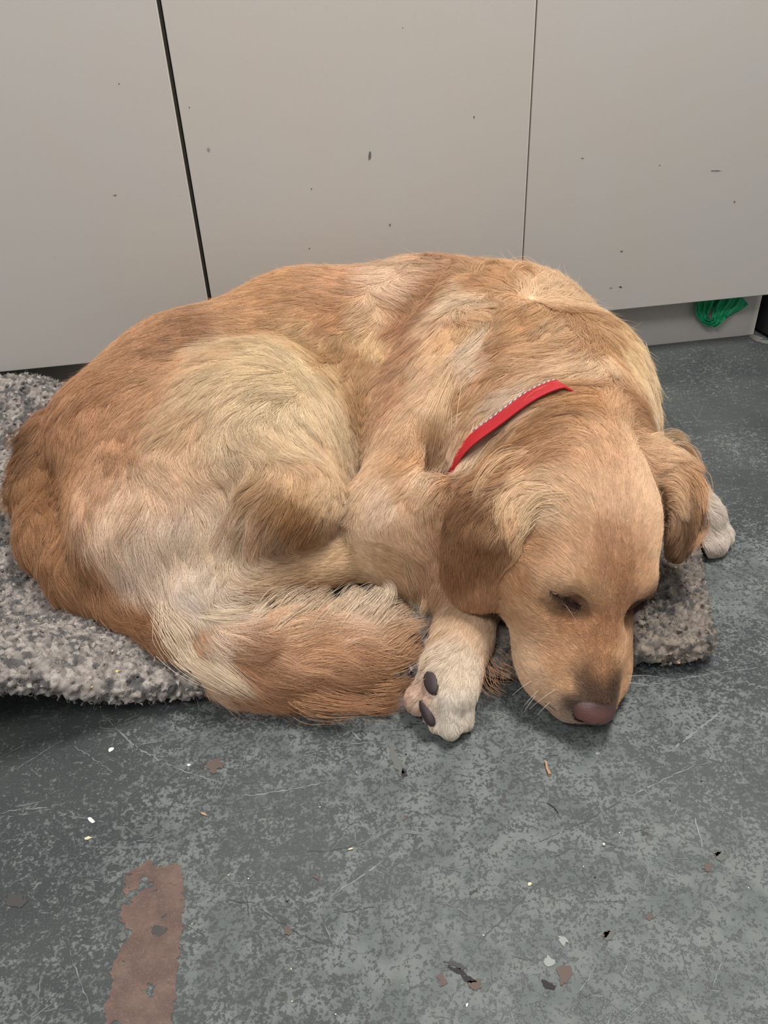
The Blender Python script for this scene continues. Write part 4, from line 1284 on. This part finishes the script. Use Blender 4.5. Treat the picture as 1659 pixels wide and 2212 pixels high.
for k, (cx, cy, rx, ry, ang, mm) in enumerate([
        (466, 1654, 20, 11, -.5, mat_brown), (440, 1654, 7, 5, 0, mat_dk), (758, 1663, 9, 6, -.2, mat_brown), (856, 1648, 10, 34, -.35, mat_crack), (873, 1668, 6, 12, -.3, mat_black),
        (1226, 2103, 17, 17, .3, mat_brown), (1190, 2127, 15, 10, .3, mat_black), (1000, 2105, 34, 8, .55, mat_black), (1022, 2125, 16, 14, 0, mat_brown), (955, 2120, 12, 14, 0, mat_brown), (985, 2090, 26, 5, .2, mat_dk),
        (1190, 2050, 16, 10, .2, mat_pale), (1228, 2038, 20, 7, .6, mat_pale), (1184, 2075, 9, 12, 0, mat_pale), (1531, 1875, 9, 8, 0, mat_brown), (1557, 1848, 12, 8, .2, mat_crack), (1556, 1848, 5, 4, 0, mat_brown),
        (1407, 1976, 8, 6, .4, mat_brown), (684, 1891, 6, 5, 0, mat_brown), (622, 2013, 10, 12, .5, mat_brown), (1314, 2022, 12, 10, 0, mat_crack), (1310, 2024, 6, 6, 0, mat_brown), (871, 1772, 5, 7, 0, mat_brown),
        (344, 2006, 17, 11, -.1, mat_dk), (262, 2022, 9, 8, 0, mat_crack), (1018, 1926, 12, 5, -.4, mat_dk), (1200, 1627, 9, 6, 0, mat_crack), (769, 2018, 6, 5, 0, mat_crack), (1090, 720, 3, 3, 0, mat_dk), (1640, 733, 26, 6, .3, mat_crack), (35, 1945, 26, 16, 0, mat_dk)]):
    o = patch('worn_patch', blob(cx, cy, rx, ry, ang), mm, .0006, .0005, .0022, .30 if mm is not mat_pale else .42, fl, 30 + k)
# scratches
SCR = [(225, 1545, 480, 1690, 2.0, 1), (280, 1612, 430, 1588, 1.2, 1), (0, 1757, 140, 1736, 1.6, 1), (0, 1765, 120, 1745, .8, 1), (0, 1684, 130, 1602, 1.0, 1), (160, 1612, 245, 1668, 1.0, 1), (230, 1842, 415, 1780, .9, 1), (195, 2172, 150, 2055, 1.2, 1),
       (565, 1962, 700, 2040, 1.8, 0), (490, 1945, 552, 1950, 1.2, 0), (715, 1935, 830, 1858, 2.4, 1), (740, 1972, 830, 1955, 1.6, 0), (1030, 2042, 1180, 1890, 1.6, 0), (1165, 1818, 1340, 1732, 2.0, 0), (1340, 1732, 1500, 1655, 1.6, 1),
       (1445, 1625, 1560, 1535, 3.0, 1), (1380, 1485, 1659, 1440, 1.4, 1), (1390, 1476, 1659, 1428, .8, 0), (1440, 882, 1585, 848, .9, 1), (1488, 884, 1502, 906, .9, 1), (1502, 906, 1540, 921, 1.0, 1), (1540, 921, 1602, 913, 1.0, 1), (1445, 880, 1478, 925, .7, 1),
       (1432, 918, 1468, 928, .7, 1), (1490, 952, 1540, 1000, .8, 1), (1420, 832, 1490, 824, .7, 1), (1530, 1075, 1600, 1055, .8, 1), (1560, 1200, 1659, 1150, 1.0, 1), (640, 1640, 830, 1600, 1.6, 1), (520, 1720, 700, 1690, 2.4, 1), (100, 1560, 190, 1500, .8, 1),
       (1075, 1640, 1125, 1675, .8, 1), (735, 1560, 780, 1600, 2.6, 1), (780, 1560, 740, 1590, 1.8, 1), (660, 1840, 790, 1815, .8, 0), (1520, 1830, 1500, 1760, 1.8, 1), (1060, 1640, 1270, 1600, 1.2, 1)]
rs = np.random.default_rng(5)
for _ in range(230):
    x, y = rs.uniform(-60, 1720), rs.uniform(1480, 2260)
    if rs.random() < .22: x, y = rs.uniform(1400, 1700), rs.uniform(780, 1500)
    a = rs.choice([-.45, .5, -.12, 1.35, .1, -1.1]) + rs.normal() * .18; ln = rs.uniform(10, 60) * (y / 1600) * (1 if rs.random() < .85 else 2.2)
    SCR.append((x, y, x + ln * math.cos(a), y + ln * math.sin(a), rs.uniform(.35, .8), int(rs.random() < .72)))
sv = {0: [[], []], 1: [[], []]}
for x0, y0, x1, y1, wd, kind in SCR:
    v, f = sv[kind]; a, b_ = pix(x0, y0), pix(x1, y1); d = b_ - a; ln = np.linalg.norm(d)
    if ln < 1e-5 or ln > 1.0: continue
    d /= ln; s_ = np.array([-d[1], d[0], 0]); n = max(4, int(ln / .0035)); bow = rs.normal() * ln * .03
    run = []
    for i in range(n + 1):
        t_ = i / n; c_ = a + d * ln * t_ + s_ * (bow * math.sin(math.pi * t_) + rs.normal() * .0005)
        w_ = wd * .00034 * (rs.uniform(.25, 1.5)) * math.sin(math.pi * min(max(t_, .04), .96)) ** .4
        run.append(len(v)); v += [(*(c_ + s_ * w_)[:2], .0003), (*(c_ - s_ * w_)[:2], .0003)]
    for i in range(n):
        if rs.random() < .9: f.append((run[i], run[i] + 1, run[i + 1] + 1, run[i + 1]))
o = mesh_obj('scratches', sv[1][0], sv[1][1], plain('pale_scratch', srgb(120, 126, 124), .5), fl, smooth=False); o['kind'] = 'stuff'
o = mesh_obj('scratches', sv[0][0], sv[0][1], plain('dark_scratch', srgb(54, 58, 60), .5), fl, smooth=False); o['kind'] = 'stuff'


# ------------------------------------------------------------------ crumbs and flakes
def flake(name, loc, rx, ry, th, ang, mat, label, cat, group=None, seed=0, n=9, tilt=.12, jag=.3):
    rr = np.random.default_rng(seed + 77); v = []
    prof = [(1 + rr.uniform(-jag, jag)) for _ in range(n)]
    for z, sc in ((0, .92), (th * .5, 1.0), (th, .8)):
        for i in range(n):
            a = 2 * math.pi * i / n; v.append((rx * prof[i] * sc * math.cos(a), ry * prof[i] * sc * math.sin(a), z + tilt * rx * .5 * math.cos(a) ** 2))
    v.append((0, 0, th * 1.0)); v.append((0, 0, 0.0))
    f = [(k * n + i, k * n + (i + 1) % n, (k + 1) * n + (i + 1) % n, (k + 1) * n + i) for k in (0, 1) for i in range(n)]
    f += [(2 * n + i, 2 * n + (i + 1) % n, 3 * n) for i in range(n)] + [((i + 1) % n, i, 3 * n + 1) for i in range(n)]
    o = mesh_obj(name, v, f, mat, None, smooth=False)
    o.location = loc; o.rotation_euler = (0, 0, ang)
    return tag(o, label, cat, group)


mW = plain('white_plaster', srgb(222, 220, 214), .7); mT = plain('tan_wood', srgb(176, 140, 108), .7); mY = plain('yellow_crumb', srgb(224, 200, 110), .6); mC = plain('cream_crumb', srgb(214, 200, 168), .7); mO = plain('orange_crumb', srgb(190, 132, 100), .7); mK = plain('black_speck', (.01, .01, .01), .6)
FL = [(240, 1620, 5, 5.5, .8, .3, mW, 'flake', 'round white flake on the floor below the rucked mat edge', 'flake'), (197, 1773, 8.5, 3.2, .8, -.7, mW, 'flake', 'long torn white flake on the floor, above the beige lump', 'flake'),
      (190, 1812, 7, 3, 1.2, .1, mC, 'lump', 'beige dried lump on the floor just below the torn white flake', 'crumb'), (408, 1653, 3.2, 2.6, .7, .2, mW, 'flake', 'small oval white flake between the round white flake and the brown floor spot', 'flake'),
      (441, 1760, 7.5, 2.2, 1.2, -.5, mT, 'wood_chip', 'pointed tan wood chip on the floor above the brown strip', 'wood chip'), (757, 1835, 3.6, 1.6, .8, .3, mC, 'wood_chip', 'tiny pale wood chip lying on the floor right of the brown strip', 'wood chip'),
      (1304, 1825, 2.4, 2.2, 1.4, .5, mW, 'flake', 'tiny white square grain on the floor below the nose', 'flake'), (1144, 1911, 3.2, 2.6, .8, .2, mC, 'crumb', 'cream crumb on the floor midway below the near paw', 'crumb'), (1009, 2172, 1.4, 3, .6, -.5, mW, 'flake', 'thin white sliver on the floor at the bottom of the photo', 'flake'),
      (1291, 1628, 4, 3.4, .3, 0, mat_pale, 'flake', 'round pale paint drop on the floor directly under the nose', 'paint drop')]
for k, (x, y, rx, ry, th, an, mm, nm, lab, cat) in enumerate(FL):
    p = pix(x, y); flake(nm, (p[0], p[1], .0004), rx * .0005, ry * .0005, th * .0008, an, mm, lab, cat, None, k)
SP = [(691, 1744, 'white speck on the floor below the tail end, right of the pointed wood chip'), (415, 1997, 'white sliver speck just right of the brown floor strip'), (629, 2094, 'bright speck on the floor well right of the brown strip, low in the photo'),
      (537, 1899, 'cream speck level with the top of the brown strip, to its right'), (494, 1891, 'white speck nearest the top right corner of the brown strip'), (631, 2164, 'lowest white speck right of the brown strip'),
      (1045, 2021, 'white speck on the floor just above the large dark chips'), (1260, 1873, 'pale speck below the tiny white square grain'), (1617, 1919, 'white speck near the right edge of the photo'), (725, 2192, 'cream speck at the bottom edge, right of the brown strip'),
      (406, 1682, 'white speck under the small oval white flake'), (770, 1669, 'white speck touching the small brown spot below the tail'), (1338, 1800, 'pale speck just right of the tiny white square grain')]
for k, (x, y, lab) in enumerate(SP):
    p = pix(x, y); flake('speck', (p[0], p[1], .0004), .0007, .0005, .0004, k, mC if k % 3 else mW, lab, 'speck', 'grit specks on the floor', 20 + k, 6)
SP = [(1515, 1688, 'black speck on the floor right of and below the nose'), (1447, 1731, 'black speck left of and below the one nearest the right edge'), (877, 1630, 'black speck below the near paw, beside the grey crack'), (620, 1948, 'black speck right of the brown strip by the long dark scratch'),
      (1285, 1896, 'black speck on the open floor below the tiny white grain')]
for k, (x, y, lab) in enumerate(SP):
    p = pix(x, y); flake('speck', (p[0], p[1], .0004), .0009, .0007, .0005, k, mK, lab, 'speck', 'black specks on the floor', 40 + k, 6)
# wood sliver and a curved hair
a, b_ = pix(1177, 1646), pix(1187, 1677); pts = [a * (1 - t_) + b_ * t_ + np.array([.0004 * math.sin(t_ * 9), 0, .0016]) for t_ in np.linspace(0, 1, 8)]
v, f = tube_mesh(pts, [.0009, .0013, .0011, .0011, .0013, .0013, .0015, .0016], 6)
tag(mesh_obj('wood_sliver', v, f, mT), 'short beige stick lying on the floor below the space between paw and nose', 'stick')
pts = [pix(x, y) + np.array([0, 0, .0006]) for x, y in [(1180, 1735), (1188, 1739), (1196, 1745), (1203, 1753), (1206, 1760)]]
v, f = tube_mesh(pts, [.0002, .0004, .0004, .0003, .0002], 6); tag(mesh_obj('hair_strand', v, f, mK), 'short curved black fibre on the floor below the beige stick', 'fibre')
ML = [(253, 1450, 3.6, 2.4, mY, 'large yellow crumb on the mat, left of the tail bend'), (199, 1483, 3.6, 2.2, mY, 'yellow crumb at the rucked front edge of the mat'), (65, 1446, 4.4, 3.2, mO, 'orange brown crumb on the mat at the left edge of the photo'),
      (132, 1308, 2.6, 2, mW, 'white flake on the mat under the tail base'), (243, 1406, 2, 1.6, mW, 'small white flake on the mat just above the large yellow crumb'), (8, 1210, 4, 2.4, mW, 'white flake on the mat at the far left edge of the photo'),
      (428, 1496, 3, 2.4, mC, 'cream crumb on the mat edge, first of the row below the tail'), (491, 1496, 3, 2.6, mC, 'cream crumb on the mat edge close under the tail'), (531, 1505, 1.8, 2, mW, 'white grain at the mat edge where the tail overhangs it'),
      (437, 1512, 2, 1.4, mO, 'tan crumb low on the mat edge below the cream crumb'), (214, 1351, 3, 2.4, mT, 'tan crumb half sunk in the mat beside the tail'), (1460, 1226, 2.6, 2.6, mY, 'round yellow crumb on the mat beside the dog\'s cheek'), (1466, 1431, 3.6, 2.6, mO, 'tan flake on the mat at its right front corner')]
for k, (x, y, rx, ry, mm, lab) in enumerate(ML):
    q, ok = hit(MSDF, MLO, MV, [(x, y)])
    if ok[0]: flake('crumb', tuple(q[0] - np.array([0, 0, .0002])), rx * .00055, ry * .00055, .0007, k, mm, lab, 'crumb', None, 60 + k)

# ------------------------------------------------------------------ green plastic strip under the right door
def wall_hit(x, y, out):
    d = RC @ np.array([x - CX, -(y - CY), -F]); n3 = np.array([WN[0], WN[1], 0]); p0 = np.array([WO[0] + WN[0] * out, WO[1] + WN[1] * out, 0])
    return CAM + d * ((p0 - CAM).dot(n3) / d.dot(n3))


m, nt, b = nmat('green_plastic_film'); t = NT(nt)
b.inputs['Base Color'].default_value = (*srgb(44, 190, 132), 1); b.inputs['Roughness'].default_value = .3; b.inputs['Transmission Weight'].default_value = .25
tr = t.n('ShaderNodeBsdfTransparent'); tr.inputs[0].default_value = (*srgb(120, 220, 180), 1); mx = t.n('ShaderNodeMixShader')
mx.inputs[0].default_value = .25
nt.links.new(b.outputs[0], mx.inputs[1]); nt.links.new(tr.outputs[0], mx.inputs[2]); nt.links.new(mx.outputs[0], nt.nodes['Material Output'].inputs[0])
PATH = [(1530, 636, 24), (1522, 655, 22), (1516, 674, 15), (1520, 691, 9), (1533, 700, 9), (1545, 696, 11), (1553, 683, 17), (1562, 668, 24), (1582, 650, 30), (1596, 636, 34)]
v, f = [], []; NP, NW = 60, 14
pa = np.array(PATH, float)
for i in range(NP):
    u_ = i / (NP - 1) * (len(PATH) - 1); x, y, wd = [np.interp(u_, range(len(PATH)), pa[:, k]) for k in range(3)]
    x2, y2, _ = [np.interp(min(u_ + .1, len(PATH) - 1), range(len(PATH)), pa[:, k]) for k in range(3)]; x1, y1, _ = [np.interp(max(u_ - .1, 0), range(len(PATH)), pa[:, k]) for k in range(3)]
    dx, dy = x2 - x1, y2 - y1; l_ = math.hypot(dx, dy) + 1e-9; nx_, ny_ = -dy / l_, dx / l_
    for j in range(NW):
        s_ = j / (NW - 1) * 2 - 1; k_ = float(vnoise(np.array([[s_ * 2.2, u_ * 1.3, 0]]), .8, 61)[0] - .5)
        v.append(wall_hit(x + nx_ * wd * .9 * s_, y + ny_ * wd * .9 * s_ + 2 * k_, -.030 + .008 * k_ + .004 * math.sin(s_ * 9 + u_ * 2)))
f = [(i * NW + j, i * NW + j + 1, (i + 1) * NW + j + 1, (i + 1) * NW + j) for i in range(NP - 1) for j in range(NW - 1)]
o = mesh_obj('plastic_strip', v, f, m); md = o.modifiers.new('thick', 'SOLIDIFY'); md.thickness = .0004
tag(o, 'green plastic bag loop hanging from under the right cabinet door', 'plastic bag')
# small dirt marks on the doors
doors = [o for o in scn.objects if o.name.startswith('door') and o.parent]
for k, (x, y, rx, ry, mm) in enumerate([(799, 338, 3.5, 15, mat_crack), (257, 181, 2, 2, mat_dk), (409, 232, 2, 2, mat_dk), (870, 60, 1.5, 1.5, mat_dk), (1024, 253, 1.5, 4, mat_dk), (1342, 543, 4, 2, mat_dk), (1548, 369, 16, 1.6, mat_crack), (1340, 620, 5, 2, mat_dk), (1320, 622, 4, 1.2, mat_crack), (1587, 436, 2, 3, mat_crack),
                                        (1258, 342, 4, 1.5, mat_crack), (248, 422, 6, 2, mat_crack), (668, 537, 2.5, 2, mat_crack), (842, 486, 2, 4, mat_crack), (673, 408, 1.5, 2, mat_dk), (1425, 357, 2, 1.5, mat_dk)]):
    c_ = wall_hit(x, y, .0004); rr = np.random.default_rng(k); n = 10; v = [tuple(c_)]
    for i in range(n):
        a = 2 * math.pi * i / n; q_ = 1 + rr.uniform(-.4, .4); v.append(tuple(wall_hit(x + rx * .7 * math.cos(a) * q_, y + ry * .7 * math.sin(a) * q_, .0004)))
    s_ = (c_[:2] - WO) @ WD; host = doors[0] if s_ < sL else doors[1] if s_ < sR else doors[2]
    mesh_obj('smudge', v, [(0, i + 1, (i + 1) % n + 1) for i in range(n)], mm, host, smooth=False)
